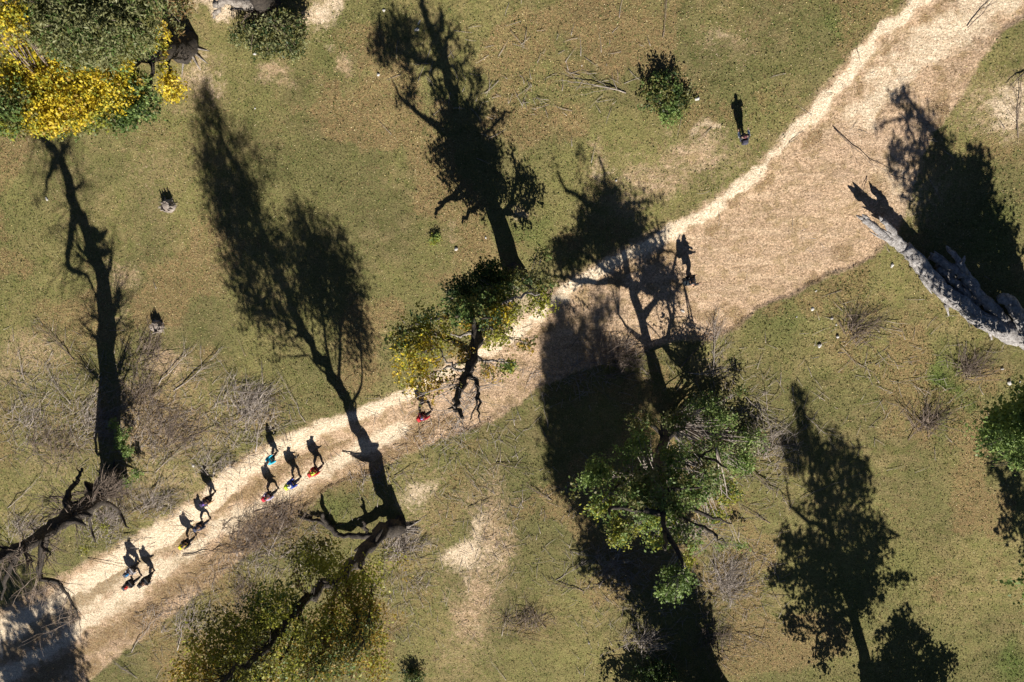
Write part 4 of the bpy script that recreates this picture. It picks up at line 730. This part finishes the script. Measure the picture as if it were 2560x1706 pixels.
# ------------------------------------------------------------------ fallen branches (each one a thing of its own)
def fallen(a, b, label, r=.04, tw=8, fan=.5, lift=.2, m=M_TWIG, depth=1, z=.05):
    A = PG(a); B = PG(b); A[2] += z; B[2] += z+lift*.5
    T = Tubes(); add_branch(T, A, B, r, tw, fan, lift, depth=depth)
    o = T.build("fallen_branch", m, None, origin=A, smooth=True); tag(o, label, "branch", "dead branches lying on the ground"); return o
FB = [((2085, 320), (2262, 452), "long thin dark branch lying across the straw right of the track", .035, 3, .3, M_TWIGD), ((1565, 233), (1420, 205), "pale forked branch on the grass left of the dark bush", .05, 8, .3, M_TWIG), ((1657, 95), (1668, -20), "bundle of straight reddish twigs at the top edge", .03, 9, .12, M_TWIGD),
      ((1972, 357), (2010, 335), "short dark curved stick beside the upper track", .025, 1, .3, M_TWIGD), ((2168, 440), (2152, 487), "short curved stick above the log's split end", .03, 1, .3, M_TWIGD), ((2420, 70), (2490, -10), "dark branch across the pale sand in the upper right", .04, 4, .3, M_TWIGD), ((2545, 345), (2550, 190), "upright dead sapling lying at the right edge", .04, 10, .5, M_TWIGD),
      ((2560, 180), (2520, 215), "dark bent branch touching the right edge above the pale soil", .05, 5, .5, M_TWIGD), ((397, 964), (486, 874), "forked branch above the left brushwood, left of a matching one", .05, 9, .35, M_TWIG), ((435, 977), (545, 880), "fan shaped branch above the left brushwood, right of a matching one", .05, 12, .4, M_TWIG),
      ((186, 900), (106, 820), "dense dark twiggy branch near the left edge", .05, 16, .45, M_TWIGD), ((62, 950), (50, 870), "slim grey branch standing near the left edge grass", .04, 6, .4, M_TWIG), ((179, 1010), (112, 900), "long grey branch slanting up left of the bare tree's shadow", .04, 12, .4, M_TWIG),
      ((537, 1020), (584, 918), "slim branch slanting up between the left brush piles", .03, 4, .3, M_TWIG), ((614, 890), (583, 808), "single thin stick on grass left of the tall shadow", .02, 1, .2, M_TWIGD), ((764, 1055), (690, 910), "long thin branch beside the tall tree's shadow foot", .03, 6, .35, M_TWIG),
      ((600, 1010), (735, 975), "curved dark branch reaching right from the middle brush pile", .04, 7, .4, M_TWIGD), ((640, 1130), (655, 985), "pale upright branch over the cyan hiker's shadow", .05, 12, .4, M_TWIG), ((455, 1391), (632, 1378), "long dark branch lying on the track's lower side near the yellow pack", .045, 5, .25, M_TWIGD),
      ((632, 1284), (722, 1262), "dark bent branch on the track right of the red pack", .045, 8, .4, M_TWIGD), ((672, 1388), (722, 1268), "grey branch crossing others right of the yellow pack hiker", .04, 7, .35, M_TWIG), ((690, 1395), (605, 1290), "long slanting grey branch on the track's shoulder", .035, 6, .3, M_TWIG),
      ((700, 1395), (790, 1315), "curved pale branch reaching towards the crooked limb", .035, 7, .4, M_TWIG), ((444, 1626), (485, 1486), "upright grey branch over the bank at lower left", .04, 9, .3, M_TWIG), ((595, 1431), (660, 1490), "dark branch on grass left of the gold crown", .04, 6, .4, M_TWIGD), ((330, 1630), (410, 1530), "grey branch along the bank's edge at lower left", .035, 7, .4, M_TWIG),
      ((345, 1695), (290, 1650), "pale bundle of twigs near the bottom edge at lower left", .04, 12, .4, M_TWIG), ((1240, 1158), (1330, 1165), "bowed branch left of the broad shadow, below the track", .04, 6, .4, M_TWIGD), ((1205, 1235), (1155, 1165), "thin arched stick on the grass right of the grey soil patch", .02, 2, .2, M_TWIG),
      ((1170, 1270), (1245, 1248), "dark bent branch above the white soil patch", .035, 6, .4, M_TWIGD), ((1050, 1395), (1125, 1385), "slim branch left of the white soil patch", .03, 3, .3, M_TWIGD), ((1115, 1515), (1130, 1470), "short pale stick below the white soil patch", .02, 2, .2, M_TWIG), ((1200, 1612), (1145, 1565), "thin dark stick on grass near bottom centre", .025, 2, .2, M_TWIGD),
      ((1265, 1700), (1222, 1645), "pale stick touching the bottom edge at centre", .03, 2, .2, M_TWIG), ((1255, 1590), (1285, 1505), "looped pale branch in the bottom twig ring", .03, 8, .5, M_TWIG), ((1365, 1570), (1310, 1490), "dark branch on the right of the bottom twig ring", .03, 8, .5, M_TWIGD), ((1460, 1478), (1370, 1450), "long bent branch entering the broad shadow from the left", .045, 8, .4, M_TWIGD),
      ((1390, 1450), (1470, 1395), "grey branch slanting up into the broad shadow", .045, 9, .4, M_TWIG), ((1380, 1250), (1320, 1215), "brushy brown branch at the left rim of the broad shadow", .04, 12, .4, M_TWIGD), ((1425, 1378), (1500, 1385), "pale branch half inside the broad shadow under the leafy tree", .04, 9, .4, M_TWIG),
      ((1785, 968), (1785, 800), "pale radiating dead branch above the leafy tree", .05, 22, .75, M_TWIG), ((1700, 920), (1790, 830), "dark forked branch reaching the straw above the leafy tree", .045, 12, .5, M_TWIGD), ((1720, 932), (1830, 925), "white grey branch lying crosswise above the leafy tree", .04, 12, .5, M_TWIG),
      ((1860, 985), (1990, 1090), "long branch slanting down right of the leafy tree's top", .04, 9, .35, M_TWIG), ((1915, 1010), (1955, 975), "short stick above the brown twigs right of the leafy tree", .03, 3, .4, M_TWIGD), ((2010, 1035), (2110, 1100), "pale thin branch crossing the shaded patch on the right", .03, 6, .3, M_TWIG), ((2000, 1245), (2135, 1185), "long straight pale stick inside the clumpy shadow", .025, 2, .15, M_TWIG),
      ((1865, 1160), (1975, 1255), "bent dead branch right of the leafy tree", .045, 9, .4, M_TWIGD), ((1925, 1308), (1850, 1265), "dark forked branch right of the leafy tree's bare limb", .04, 9, .4, M_TWIGD), ((1780, 1402), (1830, 1500), "pale dry branch fanning out below the leafy tree", .045, 18, .5, M_TWIG), ((1825, 1520), (1830, 1400), "tan dry branch beside the pale fan below the leafy tree", .04, 16, .5, M_TWIG),
      ((1840, 1580), (1920, 1612), "thin bowed branch below the dry fan of twigs", .03, 6, .4, M_TWIG), ((1580, 1600), (1640, 1590), "pale brushy branch left of the bottom trunk shadow", .045, 18, .7, M_TWIG), ((2210, 802), (2275, 808), "thin curved pale stick on the grass below the log", .022, 1, .2, M_TWIG), ((2100, 865), (2140, 912), "straight tan stick on brown leaves at right", .022, 1, .1, M_TWIG),
      ((2390, 932), (2480, 915), "dark curved branch in the brown twig patch at right", .035, 9, .5, M_TWIGD), ((2270, 1100), (2330, 1040), "brown twiggy branch on the grass at right centre", .035, 12, .4, M_TWIGD), ((2210, 1050), (2230, 1010), "short pale twig left of the brown twiggy branch", .02, 3, .4, M_TWIG), ((20, 1270), (110, 1185), "pale bent branch on the grass at the left edge", .04, 6, .4, M_TWIG),
      ((40, 1290), (95, 1285), "dark curved stick on grass at the left edge", .03, 3, .4, M_TWIGD), ((60, 985), (0, 945), "dark stick leaving the frame at the left edge", .03, 2, .3, M_TWIGD), ((440, 1120), (580, 1060), "long brown branch along the brushwood above the track", .04, 10, .4, M_TWIGD), ((390, 1180), (490, 1100), "pale slanting branch right of the green sprouts", .04, 12, .4, M_TWIG),
      ((330, 1280), (440, 1230), "grey tangled branch just above the track", .045, 18, .5, M_TWIG), ((220, 1395), (330, 1420), "thin dark branch over the track's end under the claw limb", .03, 4, .3, M_TWIGD), ((1210, 905), (1330, 930), "pale thin branch on straw below the centre tree", .03, 6, .4, M_TWIG), ((1370, 1070), (1350, 960), "slim pale bent stick at the left rim of the broad shadow", .025, 3, .3, M_TWIG),
      ((1485, 905), (1590, 925), "dark branch in the shade above the leafy tree", .04, 8, .4, M_TWIGD), ((855, 1130), (930, 1165), "dark knotty branch on the track by the trunk shadow", .045, 8, .5, M_TWIGD), ((985, 1188), (1045, 1163), "dark stick at the right of the tall trunk shadow", .04, 5, .5, M_TWIGD), ((560, 1475), (480, 1500), "dark thin branch on the bank left of the gold crown", .035, 6, .4, M_TWIGD),
      ((1095, 1365), (1040, 1350), "pale stick right of the gold tree's base", .03, 4, .4, M_TWIG), ((1030, 1370), (960, 1395), "grey twiggy branch under the gold tree's base", .04, 16, .5, M_TWIG)]
for a, b, l, r, tw, fan, m in FB: fallen(a, b, l, r, tw, fan, .22, m)
# heaps of brushwood
def pile(px, rx, ry, n, label, m=M_TWIG, h=.45):
    o = None; T = Tubes(); c = PG(px)
    for i in range(n):
        a = PG((px[0]+rng.normal(0, rx*.5), px[1]+rng.normal(0, ry*.5))); ang = rng.normal(.9, .8); ln = rng.uniform(.7, 2.2)
        a[2] += abs(rng.normal(0, h*.4))+.03; e = a+np.array([math.cos(ang), math.sin(ang), 0])*ln; e[2] = zg(proj(e)[0])+abs(rng.normal(0, h*.5))+.03
        add_branch(T, a, e, rng.uniform(.012, .03), 4, .5, .12, depth=0)
    o = T.build("brush_pile", m, None, origin=c); tag(o, label, "brush pile", "heaps of dead brushwood")
for p in [((238, 1060), 60, 60, 60, "grey brushwood heap left of the bare tree's trunk shadow", M_TWIG), ((370, 880), 35, 50, 45, "tall tangle of twigs right of the bare tree's shadow, highest on the left", M_TWIGD), ((620, 1010), 65, 50, 80, "tangled grey brush heap left of the cyan hiker's shadow", M_TWIG), ((420, 1090), 75, 50, 70, "wide brown brush heap above the lower hikers", M_TWIGD),
          ((360, 990), 40, 50, 50, "brown twig heap just right of the bare tree's dark shadow", M_TWIGD), ((130, 1120), 80, 60, 60, "loose twig heap at left between grass and bare tree", M_TWIGD), ((60, 1060), 60, 70, 35, "thin scattered twigs at the far left edge", M_TWIG), ((265, 1310), 60, 50, 90, "grey brushwood heap under the leaning dark trunk", M_TWIG), ((380, 1260), 60, 30, 50, "brush heap along the upper edge of the track", M_TWIG),
          ((620, 1350), 70, 45, 80, "brown brush heap on the track's lower shoulder", M_TWIGD), ((700, 1300), 60, 35, 60, "brush heap at the tip of the crooked broken limb", M_TWIGD), ((480, 1560), 80, 60, 45, "sparse twig heap on the grass at lower left", M_TWIG), ((620, 1500), 70, 50, 45, "twig heap left of the gold crown", M_TWIGD), ((1000, 1370), 50, 25, 60, "grey twig heap at the gold tree's base", M_TWIG), ((60, 1330), 60, 40, 50, "pale twig tangle behind the leaning trunk at the left edge", M_TWIG),
          ((1910, 1120), 50, 60, 55, "brown twig heap between the leafy tree and the clumpy shadow", M_TWIG), ((1810, 1450), 40, 50, 60, "dry tan twig heap below the leafy tree", M_TWIG), ((1520, 1420), 50, 50, 50, "shaded twig heap inside the broad shadow", M_TWIG), ((1540, 900), 70, 40, 55, "dark twig heap in the shade above the leafy tree", M_TWIGD), ((1310, 1560), 60, 25, 40, "brown twig ring on the grass near bottom centre", M_TWIGD),
          ((1600, 1610), 40, 25, 45, "pale twig heap left of the bottom trunk shadow", M_TWIG), ((1780, 1600), 50, 50, 45, "dark twig heap beside the bottom trunk shadow", M_TWIGD), ((2420, 930), 40, 20, 35, "brown twig heap on the grass near the right edge", M_TWIGD), ((2310, 1065), 35, 25, 35, "brown twig heap on the grass at right centre", M_TWIGD), ((2130, 830), 30, 35, 35, "brown twig heap on the grass below the right bank", M_TWIGD), ((540, 1170), 60, 30, 30, "light scatter of twigs above the track by the white stones", M_TWIG)]:
    pile(p[0], p[1], p[2], int(p[3]*1.7), p[4], p[5])
# loose twigs nobody could count
T = Tubes()
reg = [(130, 1000, 160, 140, 130), (400, 1080, 180, 120, 170), (620, 1060, 100, 80, 70), (650, 1380, 180, 80, 150), (420, 1540, 160, 90, 90), (900, 1180, 110, 40, 50), (1100, 1080, 160, 60, 50), (1250, 1300, 180, 200, 80), (1450, 900, 160, 80, 80), (1850, 1100, 120, 150, 100), (1850, 1450, 100, 120, 70), (2200, 350, 200, 150, 14), (2000, 560, 200, 100, 6), (1600, 1500, 150, 150, 70), (2250, 950, 250, 150, 40), (1000, 1450, 100, 120, 60), (1300, 200, 300, 150, 30)]
for x, y, sx, sy, n in reg:
    for i in range(n*4):
        a = PI((x+rng.normal(0, sx*.6), y+rng.normal(0, sy*.6))); a[2] = .04+.05*rng.random()-.2*(zg(proj(a)[0]) < -.1); an = rng.random()*6.28; ln = rng.uniform(.25, 1.3); e = a+np.array([math.cos(an)*ln, math.sin(an)*ln, rng.normal(0, .03)])
        T.add(bez(a, (a+e)/2+rng.normal(0, .07*ln, 3)*[1, 1, .2], e, 4), np.linspace(.017, .006, 4), 4)
tag(T.build("loose_twigs", M_TWIG), "countless loose twigs strewn over grass and track shoulders", "twigs", kind="stuff")

# ------------------------------------------------------------------ people
M_SKIN = cloth_material("skin", (.45, .27, .18), .5)
_cm = {}
def CM(c, r=.75):
    if (c, r) not in _cm: _cm[(c, r)] = cloth_material("cloth", c, r)
    return _cm[(c, r)]
PK = 1.45
def skin_obj(name, chains, m, parent, root=0, sub=1):
    """chains: list of lists of (point, radius); equal points are shared"""
    V = []; Rr = []; E = []; ix = {}
    def vid(p, r):
        k = tuple(round(float(t), 4) for t in p)
        if k not in ix: ix[k] = len(V); V.append(k); Rr.append(r)
        return ix[k]
    for ch in chains:
        pr = None
        for p, r in ch:
            v = vid(p, r)
            if pr is not None and v != pr: E.append((pr, v))
            pr = v
    me = bpy.data.meshes.new(name+"_skeleton"); me.from_pydata(V, E, []); o = bpy.data.objects.new(name+"_tmp", me); COL.objects.link(o)
    sk = o.modifiers.new("skin", 'SKIN'); sk.use_smooth_shade = True
    for i, d in enumerate(me.skin_vertices[0].data): d.radius = (Rr[i]*PK, Rr[i]*PK) if Rr[i] > .025 else (Rr[i], Rr[i]); d.use_root = (i == root)
    sb = o.modifiers.new("sub", 'SUBSURF'); sb.levels = sub; sb.render_levels = sub
    dg = bpy.context.evaluated_depsgraph_get(); dg.update(); m2 = bpy.data.meshes.new_from_object(o.evaluated_get(dg)); bpy.data.objects.remove(o); bpy.data.meshes.remove(me)
    m2.name = name; m2.materials.clear(); m2.materials.append(m); r = bpy.data.objects.new(name, m2); COL.objects.link(r); r.parent = parent
    return r
def ellips(name, c, r, m, parent, cut=None, bump=None, seg=16, join=None):
    bm = bmesh.new(); bmesh.ops.create_uvsphere(bm, u_segments=seg, v_segments=seg*2//3, radius=1)
    for v in bm.verts:
        if bump: v.co = Vector(bump(v.co))
    if cut is not None: bmesh.ops.delete(bm, geom=[v for v in bm.verts if cut(v.co)], context='VERTS')
    for v in bm.verts: v.co = Vector((v.co.x*r[0]+c[0], v.co.y*r[1]+c[1], v.co.z*r[2]+c[2]))
    for f in bm.faces: f.smooth = True
    if join is not None:
        bm.from_mesh(join.data); bm.to_mesh(join.data); bm.free(); return join
    me = bpy.data.meshes.new(name); bm.to_mesh(me); bm.free(); me.materials.append(m); o = bpy.data.objects.new(name, me); COL.objects.link(o); o.parent = parent
    if cut is not None:
        md = o.modifiers.new("t", 'SOLIDIFY'); md.thickness = .012; md.offset = 1
    return o
def rbox(name, c, s, m, parent, rx=0, bev=.3, taper=.8):
    bm = bmesh.new(); bmesh.ops.create_cube(bm, size=1)
    for v in bm.verts:
        t = taper if v.co.z > 0 else 1; v.co = Vector((v.co.x*s[0]*t, v.co.y*s[1]*t, v.co.z*s[2]))
    bmesh.ops.bevel(bm, geom=bm.edges[:], offset=min(s)*bev, segments=3, affect='EDGES', profile=.6)
    bmesh.ops.rotate(bm, verts=bm.verts, cent=(0, 0, 0), matrix=Matrix.Rotation(rx, 3, 'X')); bmesh.ops.translate(bm, verts=bm.verts, vec=c)
    for f in bm.faces: f.smooth = True
    me = bpy.data.meshes.new(name); bm.to_mesh(me); bm.free(); me.materials.append(m); o = bpy.data.objects.new(name, me); COL.objects.link(o); o.parent = parent; return o
def person(label, f1, f2, ht, jacket, trouser, head, pack=None, to=(70, -42), arms=((.35, .9), (-.35, .5)), headkind='hair', poles=False, shoe=(.05, .04, .04), packc2=None, sleeve=None, wide=1.0, bend=.06, hood=False):
    """f1 front foot, f2 rear foot in photo pixels; built standing at local origin, facing +Y"""
    A = PG(f1); B = PG(f2); O = (A+B)/2; d = PI((f2[0]+to[0], f2[1]+to[1]))-PI(f2); th = math.atan2(d[1], d[0])-math.pi/2
    o = empty("person", [float(v) for v in O], label, "person", "hikers walking along the track"); o.rotation_euler[2] = th; s = ht/1.72
    Ri = np.array([[math.cos(-th), -math.sin(-th), 0], [math.sin(-th), math.cos(-th), 0], [0, 0, 1]])
    LA = (Ri @ (A-O))/s; LB = (Ri @ (B-O))/s; LA[2] = LB[2] = .02
    for q in (LA, LB): q[0] = np.clip(q[0], -.16, .16); q[1] = np.clip(q[1], -.42, .42)
    if LA[0] >= LB[0]: Rf, Lf = LA, LB
    else: Rf, Lf = LB, LA
    if abs(Rf[0]-Lf[0]) < .12: Rf[0] += .06; Lf[0] -= .06
    st = abs(LA[1]-LB[1]); pz = .93-.11*st*st/.5
    P = lambda x, y, z: (x*s, y*s, z*s)
    lean = bend
    pel = (0, 0, pz); wai = (0, lean*.4, pz+.15); che = (0, lean, pz+.36); nb = (0, lean*1.3, pz+.50); nk = (0, lean*1.5, pz+.56); hd = (0, lean*1.9+.01, pz+.66); ht_ = (0, lean*2+.01, pz+.74)
    def leg(sx, ft):
        hip = np.array([sx*.09, 0, pz-.03]); ank = np.array([ft[0], ft[1]-.03, .10+(.06 if ft[1] < -.1 else 0)]); v = ank-hip; D = np.linalg.norm(v); l1 = l2 = .44
        hb = math.sqrt(max(.0004, l1*l1-(D/2)**2)); kn = (hip+ank)/2+np.array([0, 1, .1])*min(hb, .28)*.95; toe = np.array([ft[0], ft[1]+.13, .03+(0 if ft[1] > -.1 else .0)])
        return hip, kn, ank, toe
    rl = leg(1, Rf); ll = leg(-1, Lf)
    def arm(sx, sw, eb):
        sh = np.array([sx*.19*wide, lean*1.2, pz+.465]); el = sh+.29*np.array([sx*.22, math.sin(sw), -math.cos(sw)*.95]); a2 = sw+eb
        wr = el+.25*np.array([-sx*.05, math.sin(a2), -math.cos(a2)]); hn = wr+.09*np.array([0, math.sin(a2+.1), -math.cos(a2+.1)]); return sh, el, wr, hn
    ra = arm(1, *arms[0]); la = arm(-1, *arms[1])
    Q = lambda p: P(*[float(t) for t in p])
    ch = [[(Q(pel), .125*s), (Q(wai), .115*s), (Q(che), .135*s), (Q(nb), .075*s), (Q(nk), .052*s), (Q(hd), .05*s)]]
    for (hip, kn, ank, toe), in ((rl,), (ll,)): ch.append([(Q(pel), 0), (Q(hip), .09*s), (Q(kn), .058*s), (Q(ank), .038*s), (Q(toe), .032*s)])
    for sx, (sh, el, wr, hn) in ((1, ra), (-1, la)):
        ch.append([(Q(nb), 0), (Q(sh), .058*s), (Q(el), .040*s), (Q(wr), .027*s), (Q(hn), .030*s)])
        dv = (hn-wr)/np.linalg.norm(hn-wr); sd = np.array([0, dv[2], -dv[1]]) ; sd = sd/np.linalg.norm(sd) if np.linalg.norm(sd) > .1 else np.array([0, 1, 0])
        cu = np.array([-sx*.6, .1, -.1])
        for k, lf in enumerate((.070, .078, .073, .058)):
            p1 = hn+sd*(.03-.02*k)+dv*lf*.45; p2 = p1+dv*lf*.35+cu*.02; p3 = p2+dv*lf*.15+cu*.03; ch.append([(Q(hn), 0), (Q(p1), .0095), (Q(p2), .0085), (Q(p3), .007)])
        t1 = wr*.4+hn*.6+sd*.04; t2 = t1+dv*.03+sd*.015; ch.append([(Q(wr*.4+hn*.6), .024*s), (Q(t1), .011), (Q(t2), .009)]); ch[-1].insert(0, (Q(wr), 0))
    body = skin_obj("body", ch, M_SKIN, o)
    hc = P(*hd); hc = (hc[0], hc[1], hc[2]+.03*s)
    def face(c):
        x, y, z = c
        if z < 0: x *= 1+.25*z; y *= 1+.1*z
        if y > .7 and abs(x) < .25 and -.35 < z < .15: y += .28*(1-abs(x)/.25)            # nose
        if y > .6 and .02 < z < .3 and .2 < abs(x) < .5: y -= .12                          # eye sockets
        if y > .6 and -.6 < z < -.4 and abs(x) < .35: y += .06                             # lips
        if abs(y) < .25 and abs(x) > .85 and abs(z) < .3: x *= 1.18                        # ears
        return (x, y, z)
    ellips("head", hc, (.078*s, .098*s, .122*s), M_SKIN, o, bump=face, join=body, seg=24)
    for p in body.data.polygons: p.use_smooth = True
    # clothes
    jm = CM(jacket); g = 1.26
    jc = [[(Q(np.array(pel)-[0, 0, .05]), .165*s), (Q(wai), .155*s), (Q(che), .172*s), (Q(nb), .10*s)]]
    jk = skin_obj("jacket", jc+[[(Q(nb), 0), (Q(sh), .078*s), (Q(el), .058*s), (Q(wr), .044*s)] for sh, el, wr, hn in (ra, la)], jm, o)
    if sleeve:
        for sh, el, wr, hn in (ra, la): skin_obj("sleeve", [[(Q(sh), .084*s), (Q(el), .063*s), (Q(wr), .049*s)]], CM(sleeve), jk)
    skin_obj("trousers", [[(Q(pel), .150*s), (Q(hip), .112*s), (Q(kn), .078*s), (Q(ank), .058*s)] for hip, kn, ank, toe in (rl, ll)], CM(trouser), o)
    for hip, kn, ank, toe in (rl, ll):
        skin_obj("shoe", [[(Q(ank-[0, .03, .05]), .05*s), (Q((ank+toe)/2-[0, 0, .02]), .052*s), (Q(toe+[0, .02, 0]), .042*s)]], CM(shoe), o)
    hm = CM(head, .5)
    if headkind == 'cap':
        cp = ellips("cap", (hc[0], hc[1]-.005*s, hc[2]+.03*s), (.092*s, .112*s, .11*s), hm, o, cut=lambda c: c.z < 0)
        rbox("cap_brim", (hc[0], hc[1]+.13*s, hc[2]+.04*s), (.13*s, .10*s, .014), hm, cp, taper=1, bev=.3)
    elif headkind == 'hood':
        ellips("hood", (hc[0], hc[1]-.01*s, hc[2]+.01*s), (.105*s, .122*s, .15*s), hm, o, cut=lambda c: c.y > .55 and c.z < .45, bump=lambda c: (c.x*(1-.3*max(0, c.z)), c.y, c.z*(1.15 if c.z > 0 else 1)))
    else:
        ellips("hair", (hc[0], hc[1]-.014*s, hc[2]+.015*s), (.092*s, .106*s, .128*s), hm, o, cut=lambda c: (c.z < -.55) or (c.y > .35 and c.z < .35))
    if pack:
        bk = rbox("backpack", P(0, lean*.8-.31, pz+.30), (.44*s, .34*s, .58*s), CM(pack), o, rx=-lean*1.2, bev=.38)
        rbox("pack_lid", P(0, lean*.8-.28, pz+.585), (.36*s, .27*s, .12*s), CM(packc2 or pack), bk, rx=-lean, bev=.4)
        rbox("pack_pocket", P(0, lean*.8-.44, pz+.20), (.28*s, .09*s, .26*s), CM(packc2 or pack), bk, bev=.4)
        for sx in (1, -1):
            T = Tubes(); T.add([P(sx*.11, lean*.8-.14, pz+.48), P(sx*.12, lean+.0, pz+.60), P(sx*.115, lean+.16, pz+.42), P(sx*.12, lean+.12, pz+.15), P(sx*.14, -.12, pz+.12)], .02*s, 6)
            st_ = T.build("strap", CM(pack), None); st_.parent = o; st_.parent = bk
    if poles:
        for sh, el, wr, hn in (ra, la):
            T = Tubes(); a = np.array(Q(hn+[0, .02, .04])); b = np.array(Q((hn[0]*1.15, hn[1]+.25, .0))); T.add([a, b], .009, 6); q = T.build("trekking_pole", CM((.08, .08, .09)), None); q.location = (0, 0, 0)
            mw = Matrix.Translation(o.location) @ Matrix.Rotation(th, 4, 'Z'); q.data.transform(mw.to_3x3().to_4x4()); q.location = o.location
            tag(q, "thin dark walking pole held by %s hand of the blue jacketed hiker" % ("the right" if sh[0] > 0 else "the left"), "pole")
    return o
BLK = (.018, .018, .022); NAVY = (.02, .03, .12); RED = (.62, .03, .03)
person("person in black with a small red cap, lowest hiker on the track", (350, 1440), (328, 1450), 1.70, (.022, .022, .028), BLK, (.62, .05, .03), (.03, .03, .035), headkind='cap', packc2=(.06, .06, .07))
person("person in shiny black jacket with black pack, right of the red capped hiker", (385, 1431), (374, 1442), 1.72, (.035, .035, .042), BLK, (.05, .035, .03), (.02, .02, .022), arms=((.5, .9), (-.2, .5)))
person("person in light grey shirt and bright blue hat, just above the red capped hiker", (347, 1407), (340, 1417), 1.66, (.42, .40, .42), BLK, (.02, .22, .48), (.10, .10, .12), headkind='cap')
person("person in black with a bright yellow pack cover, alone on the lower track", (486, 1340), (468, 1350), 1.60, BLK, BLK, (.06, .05, .06), (.85, .72, .02), arms=((.6, .7), (-.6, .3)))
person("person in dark navy jacket walking behind the purple hooded hiker", (522, 1298), (503, 1306), 1.55, (.03, .035, .07), (.03, .03, .05), (.03, .03, .04), (.05, .06, .12), arms=((.5, .6), (-.5, .4)))
person("person with purple headscarf and tan arm behind the group's leaders", (538, 1233), (526, 1242), 1.60, (.04, .03, .06), BLK, (.20, .10, .50), (.05, .03, .09), headkind='hood', sleeve=(.70, .42, .22), arms=((.9, .5), (-.4, .9)))
person("person in pale lilac jacket with bright red backpack", (695, 1223), (667, 1232), 1.58, (.45, .42, .58), BLK, (.03, .03, .05), (.62, .02, .05), arms=((.3, .7), (-.5, .5)), sleeve=(.50, .46, .70))
person("person in cyan top with long dark hair, uppermost of the upper group", (694, 1132), (681, 1141), 1.62, (.02, .45, .62), BLK, (.025, .015, .012), None, arms=((1.2, .5), (1.0, .4)))
person("person in blue jacket and white cap with lime backpack", (749, 1196), (731, 1195), 1.66, (.02, .06, .38), (.02, .025, .06), (.78, .78, .85), (.62, .75, .05), headkind='cap', arms=((.7, .9), (.5, .9)), poles=True)
person("person in red jacket with lime yellow backpack, right of the blue jacketed hiker", (806, 1163), (786, 1168), 1.60, RED, (.06, .02, .03), (.65, .75, .06), (.66, .72, .06), headkind='cap', arms=((.5, 1.0), (-.4, .8)), packc2=(.62, .05, .04))
person("person in dark red jacket with red pack striding under the centre tree", (1083, 1025), (1043, 1036), 1.55, (.18, .015, .03), BLK, (.30, .28, .55), (.62, .02, .03), headkind='hood', arms=((.9, .2), (-.7, .3)), sleeve=(.55, .03, .04))
person("person in black with white sleeves and black backpack by the upper track", (1855, 340), (1853, 347), 1.52, BLK, (.05, .05, .07), (.10, .03, .04), (.05, .05, .08), to=(-8, -60), headkind='hood', arms=((.5, 1.2), (.5, 1.2)), sleeve=(.75, .78, .85), shoe=(.8, .8, .8), wide=1.25)
person("person all in black with dark pack alone on the straw right of the tree shadows", (1724, 692), (1719, 695), 1.75, (.012, .012, .018), BLK, (.012, .010, .012), (.03, .045, .055), to=(60, -10), headkind='hood', arms=((.6, .9), (.2, .9)))
print("trees/people done; leaf objects:", sum(1 for o in bpy.data.objects if o.name.startswith("crown")))
